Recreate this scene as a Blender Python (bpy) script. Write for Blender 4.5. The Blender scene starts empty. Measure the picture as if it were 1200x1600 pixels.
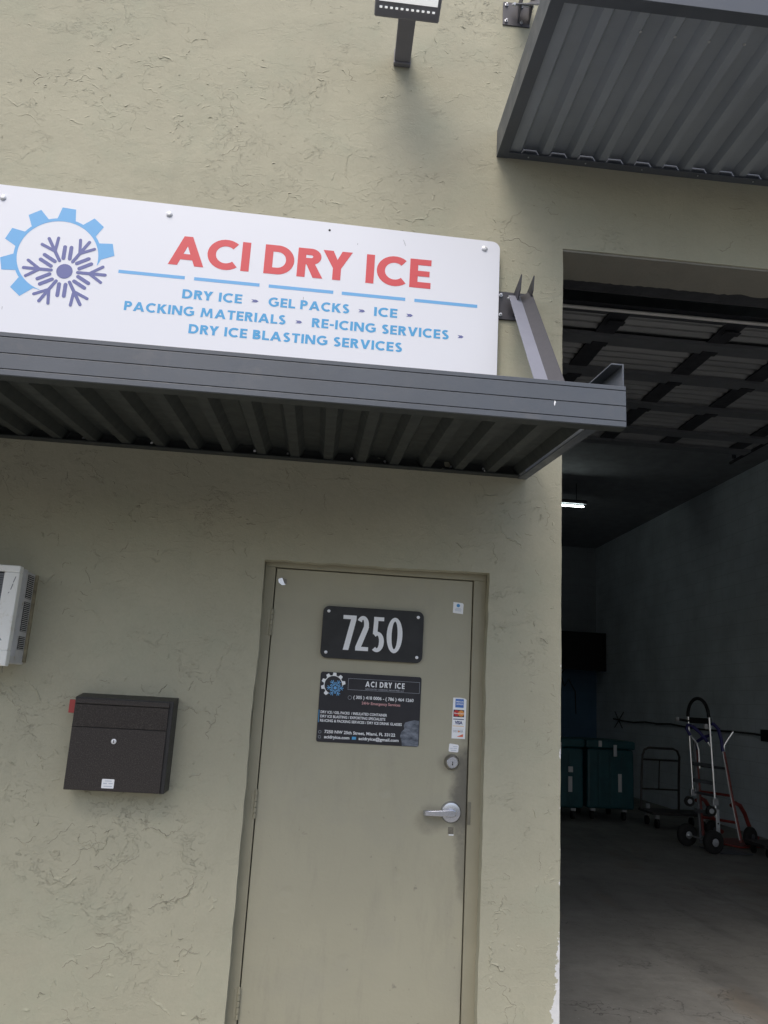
import bpy, bmesh, math, random
from math import sin, cos, pi, radians as R
from mathutils import Vector, Matrix
random.seed(7)
S = bpy.context.scene
COL = S.collection

# ------------------------------------------------------------------ camera
cam_d = bpy.data.cameras.new('camera'); cam = bpy.data.objects.new('camera', cam_d); COL.objects.link(cam)
cam_d.sensor_fit = 'VERTICAL'; cam_d.sensor_height = 36.0; cam_d.lens = 1251.9 / 1600 * 36.0
cam_d.clip_start = 0.05; cam_d.clip_end = 2000
YAW, PITCH, ROLL = -0.0766, 0.2303, 0.0565
fwd = Vector((-sin(YAW) * cos(PITCH), cos(YAW) * cos(PITCH), sin(PITCH)))
rgt = Vector((cos(YAW), sin(YAW), 0)); upv = rgt.cross(fwd)
r2 = rgt * cos(ROLL) + upv * sin(ROLL); u2 = -rgt * sin(ROLL) + upv * cos(ROLL)
M = Matrix((r2, u2, -fwd)).transposed().to_4x4()
M.translation = Vector((0.1967, -3.6027, 1.5684))
cam.matrix_world = M
S.camera = cam

# ------------------------------------------------------------------ light
SUN_EL, SUN_AZ = R(58), R(205)      # azimuth measured from +Y clockwise: behind the camera, to its left
w = bpy.data.worlds.new('World'); S.world = w; w.use_nodes = True
nt = w.node_tree; bg = nt.nodes['Background']
sky = nt.nodes.new('ShaderNodeTexSky'); sky.sky_type = 'NISHITA'; sky.sun_disc = False
sky.sun_elevation = SUN_EL; sky.sun_rotation = SUN_AZ
sky.air_density = 1.0; sky.dust_density = 4.0; sky.ozone_density = 1.0
nt.links.new(sky.outputs[0], bg.inputs[0]); bg.inputs[1].default_value = 0.13
sd = bpy.data.lights.new('sun', 'SUN'); sd.energy = 1.0; sd.angle = R(34); sd.color = (1, .96, .9)
so = bpy.data.objects.new('sun', sd); COL.objects.link(so)
sdir = Vector((sin(SUN_AZ) * cos(SUN_EL), cos(SUN_AZ) * cos(SUN_EL), sin(SUN_EL)))
so.rotation_euler = sdir.to_track_quat('Z', 'Y').to_euler(); so.location = (-4, -8, 12)
S.view_settings.view_transform = 'Standard'; S.view_settings.look = 'None'
S.view_settings.gamma = 1; S.view_settings.exposure = 0.64
S.view_settings.use_curve_mapping = False
S.render.engine = 'CYCLES'
S.cycles.max_bounces = 8; S.cycles.diffuse_bounces = 5

# ------------------------------------------------------------------ materials
class NT:
    def __init__(s, name):
        s.m = bpy.data.materials.new(name); s.m.use_nodes = True
        s.n = s.m.node_tree.nodes; s.l = s.m.node_tree.links; s.b = s.n['Principled BSDF']
        s.tc = s.n.new('ShaderNodeTexCoord').outputs['Object']
    def new(s, t, **k):
        n = s.n.new(t)
        for a, v in k.items(): setattr(n, a, v)
        return n
    def put(s, sock, v):
        if isinstance(v, bpy.types.NodeSocket): s.l.new(v, sock)
        else: sock.default_value = v
    def noise(s, scale, detail=2, rough=.5, vec=None, dist=0, off=None, sq=None):
        n = s.new('ShaderNodeTexNoise'); v = vec or s.tc
        if off or sq:
            mp = s.new('ShaderNodeMapping'); s.l.new(v, mp.inputs[0])
            if off: mp.inputs[1].default_value = off
            if sq: mp.inputs[3].default_value = sq
            v = mp.outputs[0]
        s.l.new(v, n.inputs['Vector'])
        n.inputs['Scale'].default_value = scale; n.inputs['Detail'].default_value = detail
        n.inputs['Roughness'].default_value = rough; n.inputs['Distortion'].default_value = dist
        return n.outputs[0]
    def math(s, op, a, b=0., c=None, clamp=False):
        n = s.new('ShaderNodeMath', operation=op, use_clamp=clamp)
        s.put(n.inputs[0], a); s.put(n.inputs[1], b)
        if c is not None: s.put(n.inputs[2], c)
        return n.outputs[0]
    def ramp(s, v, a, b, lo=0., hi=1., smooth=False):
        n = s.new('ShaderNodeMapRange'); n.clamp = True
        if smooth: n.interpolation_type = 'SMOOTHSTEP'
        s.put(n.inputs[0], v)
        for i, x in enumerate((a, b, lo, hi)): s.put(n.inputs[i + 1], x)
        return n.outputs[0]
    def mix(s, f, a, b):
        n = s.new('ShaderNodeMix', data_type='RGBA')
        s.put(n.inputs[0], f)
        for i, v in ((6, a), (7, b)):
            s.put(n.inputs[i], v if isinstance(v, bpy.types.NodeSocket) else (*v[:3], 1))
        return n.outputs[2]
    def xyz(s):
        n = s.new('ShaderNodeSeparateXYZ'); s.l.new(s.tc, n.inputs[0]); return n.outputs
    def bump(s, h, strength, dist):
        n = s.new('ShaderNodeBump'); n.inputs['Strength'].default_value = strength
        n.inputs['Distance'].default_value = dist; s.put(n.inputs['Height'], h)
        s.l.new(n.outputs[0], s.b.inputs['Normal'])
    def fin(s, col, rough=.6, metal=0.):
        s.put(s.b.inputs['Base Color'], col if isinstance(col, bpy.types.NodeSocket) else (*col[:3], 1))
        s.put(s.b.inputs['Roughness'], rough); s.put(s.b.inputs['Metallic'], metal)
        return s.m

def sc(c, k): return tuple(min(1, x * k) for x in c[:3])

def paint(name, col, rough=.5, metal=0., var=.12, nscale=6, bump=0., bscale=150, dirt=None):
    t = NT(name)
    n1 = t.noise(nscale, 5, .6)
    c = t.mix(t.ramp(n1, .3, .7), sc(col, 1 - var), sc(col, 1 + var))
    if dirt:
        n2 = t.noise(nscale * 2.3, 8, .7, off=(3, 5, 7))
        c = t.mix(t.ramp(n2, .56, .7, 0, .7), c, dirt)
    rr = t.ramp(t.noise(nscale * 3, 4, .6, off=(9, 1, 4)), .3, .7, max(.05, rough - .08), min(1, rough + .1))
    if bump: t.bump(t.noise(bscale, 3, .6), .5, bump)
    return t.fin(c, rr, metal)

def flat(name, col, rough=.5, metal=0.): return NT(name).fin(col, rough, metal)

STUCCO = (.42, .405, .305)
def stucco_mat(name, col=STUCCO, chip=False):
    t = NT(name); x, y, z = t.xyz()
    # slow colour drift, damp-looking greenish patches, faint trowel mottling
    c = t.mix(t.ramp(t.noise(1.1, 5, .6), .32, .68), sc(col, .93), sc(col, 1.06))
    c = t.mix(t.ramp(t.noise(2.6, 6, .65, off=(4, 8, 1)), .5, .72, 0, .55), c, (col[0] * .86, col[1] * .93, col[2] * .93))
    c = t.mix(t.ramp(t.noise(9, 6, .7, off=(1, 2, 9)), .5, .75, 0, .35), c, sc(col, .84))
    stk = t.math('MULTIPLY', t.ramp(t.noise(2.4, 5, .65, off=(5, 0, 2), sq=(3.2, 1, .28)), .52, .74, 0, .22), t.ramp(t.noise(.8, 3, .5, off=(1, 0, 7)), .4, .6))
    c = t.mix(stk, c, sc(col, .70))
    c = t.mix(t.ramp(t.noise(85, 3, .6), .35, .7, 0, .10), c, sc(col, .6))
    # knocked-down trowel laps: edges where a noise field crosses a level, in clusters
    warp = t.new('ShaderNodeVectorMath', operation='ADD')
    wn = t.new('ShaderNodeTexNoise'); t.l.new(t.tc, wn.inputs[0]); wn.inputs['Scale'].default_value = 7; wn.inputs['Detail'].default_value = 4
    ws = t.new('ShaderNodeVectorMath', operation='SCALE'); t.l.new(wn.outputs[1], ws.inputs[0]); ws.inputs[3].default_value = .09
    t.l.new(t.tc, warp.inputs[0]); t.l.new(ws.outputs[0], warp.inputs[1]); wv = warp.outputs[0]
    lapmask = t.ramp(t.noise(1.5, 3, .6, off=(2, 7, 3)), .55, .68)
    lapmask2 = t.ramp(t.noise(2.2, 3, .6, off=(12, 1, 5)), .57, .68)
    n1 = t.noise(4.2, 7, .68, vec=wv, dist=.4)
    n2 = t.noise(6.5, 7, .72, vec=wv, off=(5, 5, 5), sq=(.8, 1, 1.5))
    n3 = t.noise(3.0, 7, .64, vec=wv, off=(8, 3, 2), sq=(.6, 1, 1.7))
    step1 = t.ramp(n1, .50, .508, smooth=True)
    step2 = t.ramp(n2, .53, .538, smooth=True)
    step3 = t.ramp(n3, .47, .476, smooth=True)
    def line(n, lv, wd): return t.ramp(t.math('ABSOLUTE', t.math('SUBTRACT', n, lv)), 0, wd, 1, 0)
    brk1 = t.ramp(t.noise(13, 4, .7, off=(3, 3, 1)), .51, .57)
    brk2 = t.ramp(t.noise(19, 4, .7, off=(6, 2, 1)), .51, .57)
    l1 = t.math('MULTIPLY', t.math('MULTIPLY', line(n1, .502, .0042), lapmask), brk1)
    l2 = t.math('MULTIPLY', t.math('MULTIPLY', line(n2, .533, .0062), lapmask2), brk2)
    l3 = t.math('MULTIPLY', t.math('MULTIPLY', line(n3, .472, .003), t.ramp(t.noise(3.1, 2, .5, off=(1, 9, 5)), .5, .6)), brk1)
    lines = t.math('MAXIMUM', t.math('MAXIMUM', l1, l2), l3)
    h = t.math('MULTIPLY', t.math('MULTIPLY', step1, lapmask), .34)
    h = t.math('MULTIPLY_ADD', t.math('MULTIPLY', step2, lapmask2), .34, h)
    h = t.math('MULTIPLY_ADD', step3, .10, h)
    h = t.math('MULTIPLY_ADD', lines, -.22, h)
    h = t.math('MULTIPLY_ADD', t.noise(5, 4, .55, off=(2, 1, 0)), 1.3, h)
    h = t.math('MULTIPLY_ADD', t.noise(30, 7, .75), .32, h)
    h = t.math('MULTIPLY_ADD', t.noise(120, 3, .6), .06, h)
    t.bump(h, .9, .006)
    c = t.mix(t.math('MULTIPLY', lines, .10), c, (.12, .11, .085))
    if chip:
        # paint flaked off along the lower corner of the pier, bare white render under it
        wz = t.ramp(z, .05, .66, .052, .0)
        nn = t.math('MULTIPLY', t.math('SUBTRACT', t.noise(16, 6, .7, off=(1, 1, 3)), .5), .09)
        edge = t.math('SUBTRACT', 1.314, x)
        on_pier = t.math('MULTIPLY', t.math('LESS_THAN', x, 1.3145), t.math('LESS_THAN', z, .64))
        m1 = t.math('MULTIPLY', t.math('LESS_THAN', edge, t.math('ADD', wz, nn)), on_pier)
        spot = t.math('MULTIPLY', t.math('LESS_THAN', edge, t.math('MULTIPLY', t.math('SUBTRACT', t.noise(9, 5, .7, off=(7, 7, 7)), .57), .09)), t.math('LESS_THAN', z, 1.9))
        spot = t.math('MULTIPLY', spot, t.math('LESS_THAN', x, 1.3145))
        mm = t.math('MAXIMUM', m1, spot)
        c = t.mix(mm, c, t.mix(t.noise(30, 5, .7), (.58, .59, .60), (.78, .78, .77)))
    return t.fin(c, .88)

m_stucco = stucco_mat('painted_stucco', chip=True)
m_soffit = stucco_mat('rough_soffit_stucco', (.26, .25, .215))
m_rawblock = paint('raw_block', (.045, .048, .055), .95, var=.25, nscale=8, bump=.01, bscale=30)
m_awn = paint('dark_grey_metal', (.084, .096, .114), .42, .0, var=.09, nscale=3, bump=.0006, bscale=60, dirt=(.115, .12, .13))
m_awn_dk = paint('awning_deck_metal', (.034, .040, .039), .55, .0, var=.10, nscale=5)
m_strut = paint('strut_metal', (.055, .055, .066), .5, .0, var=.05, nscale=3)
m_strut_sheen = paint('strut_metal_sky_sheen', (.21, .22, .27), .5, .0, var=.05, nscale=3)  # sky sheen painted in as a paler copy of the strut metal
m_deck_glare = paint('upper_deck_metal_glare', (.27, .30, .335), .45, .0, var=.07, nscale=3)  # same dark steel as the lower deck, glare painted in as a paler tone
m_strutrail = paint('door_strut_metal', (.16, .17, .185), .5, .0, var=.12, nscale=3)
m_black = flat('black_gap', (.008, .008, .009), .8)
m_groove = flat('groove_black', (.012, .012, .015), .7)
m_galv = paint('zinc_screw', (.62, .63, .65), .35, .8, var=.1)
m_bolt = paint('white_bolt_head', (.75, .76, .78), .35, .3, var=.08, nscale=40)
m_satin = flat('satin_steel', (.62, .64, .70), .27, .95)
m_lockring = paint('worn_lock_ring', (.30, .29, .26), .35, .8, var=.15, nscale=40)
m_sign = flat('white_sign_sheet', (.75, .775, .84), .4)
m_red = flat('sign_red', (.64, .075, .085), .45)
m_blue = flat('sign_blue', (.075, .36, .68), .45)
m_blue2 = flat('sign_logo_blue', (.15, .42, .76), .45)
m_violet = flat('sign_violet', (.13, .15, .36), .45)
m_white = flat('print_white', (.86, .88, .90), .5)
m_grey_print = flat('print_grey', (.35, .37, .42), .5)
m_pink = flat('print_pink', (.62, .33, .33), .5)
m_plaque = paint('black_plaque', (.011, .012, .013), .5, var=.15, nscale=9)
m_placard = paint('black_placard', (.012, .012, .017), .5, var=.15, nscale=9)

def door_mat():
    t = NT('door_paint'); x, y, z = t.xyz(); x = t.math('ADD', x, .457); col = (.365, .348, .258)
    c = t.mix(t.ramp(t.noise(1.8, 4, .6), .3, .7), sc(col, .95), sc(col, 1.05))
    c = t.mix(t.ramp(t.noise(3, 5, .6, off=(4, 1, 1)), .52, .75, 0, .5), c, (.31, .30, .245))
    # hand grime by the latch edge, with a soft ragged outline
    def blob(cx, cz, rx, rz):
        a = t.math('DIVIDE', t.math('SUBTRACT', x, cx), rx); b = t.math('DIVIDE', t.math('SUBTRACT', z, cz), rz)
        d = t.math('ADD', t.math('MULTIPLY', a, a), t.math('MULTIPLY', b, b))
        d = t.math('ADD', d, t.math('MULTIPLY', t.math('SUBTRACT', t.noise(18, 5, .7), .5), 1.2))
        return t.ramp(d, 0.1, 1.1, 1, 0, smooth=True)
    g = t.math('MAXIMUM', t.math('MULTIPLY', blob(.915, 1.18, .085, .28), .85), t.math('MULTIPLY', blob(.76, 1.07, .09, .07), .35))
    g = t.math('MAXIMUM', g, t.math('MULTIPLY', blob(.915, .93, .05, .22), .5))
    g = t.math('MAXIMUM', g, t.math('MULTIPLY', blob(.84, 1.31, .07, .06), .35))
    c = t.mix(g, c, (.105, .10, .085))
    sp = t.ramp(t.noise(26, 3, .5, off=(3, 9, 1)), .70, .76, 0, .5)
    sp = t.math('MULTIPLY', sp, t.ramp(z, .9, 1.2, 1, .15))
    c = t.mix(sp, c, (.13, .125, .11))
    stn = t.math('MULTIPLY', t.ramp(t.noise(5, 6, .7, off=(8, 0, 3), sq=(2.2, 1, .35)), .52, .75, 0, .42), t.ramp(z, .3, 1.4, 1, .3))
    c = t.mix(stn, c, (.215, .205, .165))
    dn = t.ramp(t.noise(5, 2, .5, off=(2, 5, 2)), .66, .74, 0, -3)
    t.bump(t.math('ADD', t.math('ADD', t.noise(60, 3, .6), dn), t.math('MULTIPLY', t.noise(3, 2, .5), 7)), .6, .0014)
    return t.fin(c, t.ramp(t.noise(5, 3, .5), .3, .7, .42, .55))
m_door = door_mat()
m_frame = paint('frame_paint', (.30, .283, .205), .5, var=.07, nscale=5, bump=.001, bscale=60)
m_ac_w = paint('aged_white_plastic', (.84, .85, .82), .5, var=.03, nscale=8, dirt=(.62, .60, .50))
m_ac_g = paint('aged_grey_casing', (.56, .56, .56), .5, var=.12, nscale=14, dirt=(.32, .27, .14))
m_ac_s = paint('grille_slats', (.15, .16, .17), .5, var=.1, nscale=20)
def hammered():
    t = NT('hammered_brown_black'); v = t.noise(240, 3, .7)
    c = t.mix(t.ramp(v, .48, .68), (.030, .025, .023), (.080, .070, .064))
    t.bump(v, .6, .0012); return t.fin(c, .42, .3)
m_mail = hammered()
m_mail_side = paint('mailbox_side', (.018, .018, .019), .45, var=.2, nscale=60)
m_flag = paint('red_flag', (.42, .055, .05), .45)

m_floor = None
def floor_mat():
    t = NT('warehouse_floor')
    c = t.mix(t.ramp(t.noise(.9, 6, .6), .3, .7), (.19, .186, .168), (.28, .275, .25))
    c = t.mix(t.ramp(t.noise(4, 8, .7, off=(1, 4, 0)), .55, .72, 0, .7), c, (.16, .155, .14))
    c = t.mix(t.ramp(t.noise(15, 4, .6, off=(7, 4, 0)), .70, .75, 0, .8), c, (.35, .34, .32))
    c = t.mix(t.ramp(t.noise(2, 4, .6, off=(0, 9, 0), sq=(1, .3, 1)), .58, .66, 0, .4), c, (.2, .15, .1))
    ck = t.noise(.55, 6, .62, off=(3, 1, 0)); ln_ = t.ramp(t.math('ABSOLUTE', t.math('SUBTRACT', ck, .5)), 0, .0022, 1, 0)
    c = t.mix(t.math('MULTIPLY', ln_, .75), c, (.05, .048, .045))
    c = t.mix(t.ramp(t.noise(9, 8, .75, off=(2, 6, 0)), .45, .7, 0, .55), c, (.15, .145, .13))
    c = t.mix(t.ramp(t.noise(55, 2, .5, off=(7, 1, 0)), .72, .76, 0, .8), c, (.45, .44, .42))
    c = t.mix(t.ramp(t.noise(38, 2, .5, off=(1, 7, 0)), .72, .76, 0, .8), c, (.06, .055, .05))
    tm = t.ramp(t.noise(1.0, 4, .6, off=(4, 4, 0), sq=(2.6, .25, 1)), .55, .63, 0, .4)
    c = t.mix(tm, c, (.11, .107, .10))
    t.bump(t.math('SUBTRACT', t.noise(20, 6, .7), ln_), .5, .004)
    return t.fin(c, t.ramp(t.noise(2.5, 5, .6), .3, .7, .38, .7))
m_floor = floor_mat()
m_asphalt = paint('asphalt', (.055, .055, .055), .9, var=.2, nscale=3, bump=.006, bscale=90)
m_apron = paint('concrete_apron', (.25, .245, .225), .85, var=.12, nscale=2, bump=.003, bscale=50, dirt=(.22, .21, .19))
def block_mat(name, col, rough=.85):
    t = NT(name); x, y, z = t.xyz()
    comb = t.new('ShaderNodeCombineXYZ')
    t.l.new(t.math('ADD', x, y), comb.inputs[0]); t.l.new(z, comb.inputs[1])
    b = t.new('ShaderNodeTexBrick'); t.l.new(comb.outputs[0], b.inputs[0])
    b.inputs['Scale'].default_value = 1; b.inputs['Mortar Size'].default_value = .006
    b.inputs['Brick Width'].default_value = .4; b.inputs['Row Height'].default_value = .2
    b.inputs['Mortar Smooth'].default_value = .3
    c = t.mix(t.ramp(t.noise(1.2, 6, .65), .3, .7), sc(col, .85), sc(col, 1.15))
    c = t.mix(t.math('MULTIPLY', b.outputs['Fac'], .35), c, sc(col, .6))
    h = t.math('ADD', t.math('MULTIPLY', b.outputs['Fac'], -1.), t.math('MULTIPLY', t.noise(40, 5, .7), .6))
    t.bump(h, .7, .006); return t.fin(c, rough)
m_block = block_mat('painted_block_wall', (.76, .83, .87))
m_blockblue = block_mat('blue_painted_block', (.10, .19, .32))
m_ceiling = paint('dark_roof_deck', (.30, .31, .33), .8, var=.15)

def rib_mat():
    t = NT('overhead_door_metal'); x, y, z = t.xyz()
    c = t.mix(t.ramp(t.noise(3, 5, .6, sq=(.25, 3, 1)), .3, .7), (.24, .25, .26), (.36, .37, .38))
    c = t.mix(t.ramp(t.noise(6, 6, .7, off=(3, 3, 3), sq=(.3, 2, 1)), .52, .7, 0, .6), c, (.16, .16, .17))
    return t.fin(c, .5, .2)
m_ohd = rib_mat()
m_ohd_dk = paint('overhead_door_stile', (.035, .037, .045), .6, var=.2)
m_ohd_st = paint('overhead_door_strut', (.10, .105, .12), .45, .3, var=.12)
m_seal = flat('white_bottom_seal', (.85, .85, .83), .5)
m_teal = paint('teal_plastic', (.012, .075, .088), .45, var=.2, nscale=6)
m_tag = flat('white_tag', (.6, .6, .6), .6)
m_rubber = paint('black_rubber', (.018, .018, .018), .8, var=.2)
m_alu = flat('bare_aluminium', (.88, .90, .93), .28, .8)
m_redtruck = paint('red_truck_paint', (.24, .040, .032), .45, var=.2, nscale=12, dirt=(.12, .05, .04))
m_grip = paint('blue_violet_grip', (.045, .04, .20), .5)
m_dkframe = paint('dark_cart_frame', (.05, .045, .045), .5, .2, var=.2)
m_tv = flat('tv_screen', (.006, .006, .007), .35)
m_tvcase = flat('tv_case', (.012, .012, .012), .5)
m_cable = paint('black_cable', (.02, .02, .02), .6)

def lens_mat():
    t = NT('floodlight_lens'); t.b.inputs['Emission Color'].default_value = (1, 1, 1, 1); t.b.inputs['Emission Strength'].default_value = .35  # faint glow added to whiten the lens, shared by the vent slots
    return t.fin((.85, .87, .88), .25)
m_lens = lens_mat()
def lamp_on():
    t = NT('lit_tube'); t.b.inputs['Emission Color'].default_value = (.88, 1, .95, 1); t.b.inputs['Emission Strength'].default_value = 14
    return t.fin((.8, .8, .8), .5)
m_tube = lamp_on()

# ------------------------------------------------------------------ mesh helpers
def org(p):
    o = Vector((0, 0, 0))
    while p is not None: o += p.location; p = p.parent
    return o

class MB:
    def __init__(s): s.v = []; s.f = []
    def add(s, vs, fs):
        k = len(s.v); s.v += [tuple(v) for v in vs]; s.f += [tuple(i + k for i in f) for f in fs]; return s
    def box(s, x0, x1, y0, y1, z0, z1):
        return s.add([(x0, y0, z0), (x1, y0, z0), (x1, y1, z0), (x0, y1, z0), (x0, y0, z1), (x1, y0, z1), (x1, y1, z1), (x0, y1, z1)],
                     [(0, 3, 2, 1), (4, 5, 6, 7), (0, 1, 5, 4), (1, 2, 6, 5), (2, 3, 7, 6), (3, 0, 4, 7)])
    def hexa(s, p):   # 8 points in the order of box()
        return s.add(p, [(0, 3, 2, 1), (4, 5, 6, 7), (0, 1, 5, 4), (1, 2, 6, 5), (2, 3, 7, 6), (3, 0, 4, 7)])
    def prism(s, poly, d):   # planar polygon (3-D points) pushed by vector d
        n = len(poly); d = Vector(d); a = [Vector(p) for p in poly]
        s.add(a + [p + d for p in a], [tuple(range(n - 1, -1, -1)), tuple(range(n, 2 * n))] + [(i, (i + 1) % n, n + (i + 1) % n, n + i) for i in range(n)])
        return s
    def cyl(s, p0, p1, r, n=12, r1=None):
        p0 = Vector(p0); p1 = Vector(p1); d = (p1 - p0).normalized(); r1 = r if r1 is None else r1
        a = d.orthogonal().normalized(); b = d.cross(a)
        ring = lambda p, q: [p + (a * cos(2 * pi * i / n) + b * sin(2 * pi * i / n)) * q for i in range(n)]
        return s.add(ring(p0, r) + ring(p1, r1), [tuple(range(n - 1, -1, -1)), tuple(range(n, 2 * n))] + [(i, (i + 1) % n, n + (i + 1) % n, n + i) for i in range(n)])
    def tube(s, pts, r, n=8):
        pts = [Vector(p) for p in pts]; k = len(pts); a = None; rings = []
        for i, p in enumerate(pts):
            d = ((pts[min(i + 1, k - 1)] - pts[max(i - 1, 0)])).normalized()
            if a is None: a = d.orthogonal().normalized()
            a = (a - d * a.dot(d)).normalized(); b = d.cross(a)
            rings += [p + (a * cos(2 * pi * j / n) + b * sin(2 * pi * j / n)) * r for j in range(n)]
        fs = [tuple(range(n - 1, -1, -1)), tuple((k - 1) * n + j for j in range(n))]
        for i in range(k - 1):
            for j in range(n): fs.append((i * n + j, i * n + (j + 1) % n, (i + 1) * n + (j + 1) % n, (i + 1) * n + j))
        return s.add(rings, fs)
    def lathe(s, c, ax, prof, n=20):   # prof: (distance along ax, radius)
        c = Vector(c); d = Vector(ax).normalized(); a = d.orthogonal().normalized(); b = d.cross(a); k = len(prof); vs = []
        for h, r in prof: vs += [c + d * h + (a * cos(2 * pi * j / n) + b * sin(2 * pi * j / n)) * r for j in range(n)]
        fs = [tuple(range(n - 1, -1, -1)), tuple((k - 1) * n + j for j in range(n))]
        for i in range(k - 1):
            for j in range(n): fs.append((i * n + j, i * n + (j + 1) % n, (i + 1) * n + (j + 1) % n, (i + 1) * n + j))
        return s.add(vs, fs)
    def build(s, name, mat, parent=None, bevel=0, smooth=False, seg=2):
        o0 = org(parent)
        me = bpy.data.meshes.new(name); me.from_pydata([tuple(Vector(v) - o0) for v in s.v], [], s.f); me.materials.append(mat)
        bm = bmesh.new(); bm.from_mesh(me); bmesh.ops.recalc_face_normals(bm, faces=bm.faces); bm.to_mesh(me); bm.free()
        o = bpy.data.objects.new(name, me); COL.objects.link(o); o.parent = parent
        if bevel:
            b = o.modifiers.new('bevel', 'BEVEL'); b.width = bevel; b.segments = seg; b.limit_method = 'ANGLE'; b.angle_limit = R(35)
        if smooth: me.shade_smooth(); e = me.set_sharp_from_angle(angle=R(40))
        return o

def thing(name, label, cat, loc=(0, 0, 0), group=None):
    o = bpy.data.objects.new(name, None); COL.objects.link(o); o.location = loc; o.empty_display_size = .1
    o['label'] = label; o['category'] = cat
    if group: o['group'] = group
    return o
def tag(o, label=None, cat=None, group=None, kind=None):
    if label: o['label'] = label
    if cat: o['category'] = cat
    if group: o['group'] = group
    if kind: o['kind'] = kind
    return o
def dup(o, dx, dy, dz):
    c = o.copy(); COL.objects.link(c); c.location = o.location + Vector((dx, dy, dz))
    for ch in list(o.children):
        d = ch.copy(); COL.objects.link(d); d.parent = c
    return c

# ------------------------------------------------------------------ lettering: a heavy geometric sans drawn as strokes
def stroke(pts, t, cs=None, ce=None):
    """strip of quads along a polyline with mitred joints"""
    n = len(pts); L = []; Rr = []
    for i, p in enumerate(pts):
        p = Vector(p)
        d0 = (p - Vector(pts[i - 1])).normalized() if i else None
        d1 = (Vector(pts[i + 1]) - p).normalized() if i < n - 1 else None
        if d0 is None: d0 = d1
        if d1 is None: d1 = d0
        n0 = Vector((-d0.y, d0.x)); n1 = Vector((-d1.y, d1.x)); m = (n0 + n1)
        if m.length < 1e-6: m = n0.copy()
        m.normalize(); k = t / 2 / max(.35, m.dot(n0))
        L.append(p + m * k); Rr.append(p - m * k)
    return [(L[i], Rr[i], Rr[i + 1], L[i + 1]) for i in range(n - 1)]
def arc(cx, cy, rx, ry, a0, a1, n=12): return [(cx + rx * cos(R(a0 + (a1 - a0) * i / n)), cy + ry * sin(R(a0 + (a1 - a0) * i / n))) for i in range(n + 1)]
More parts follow.
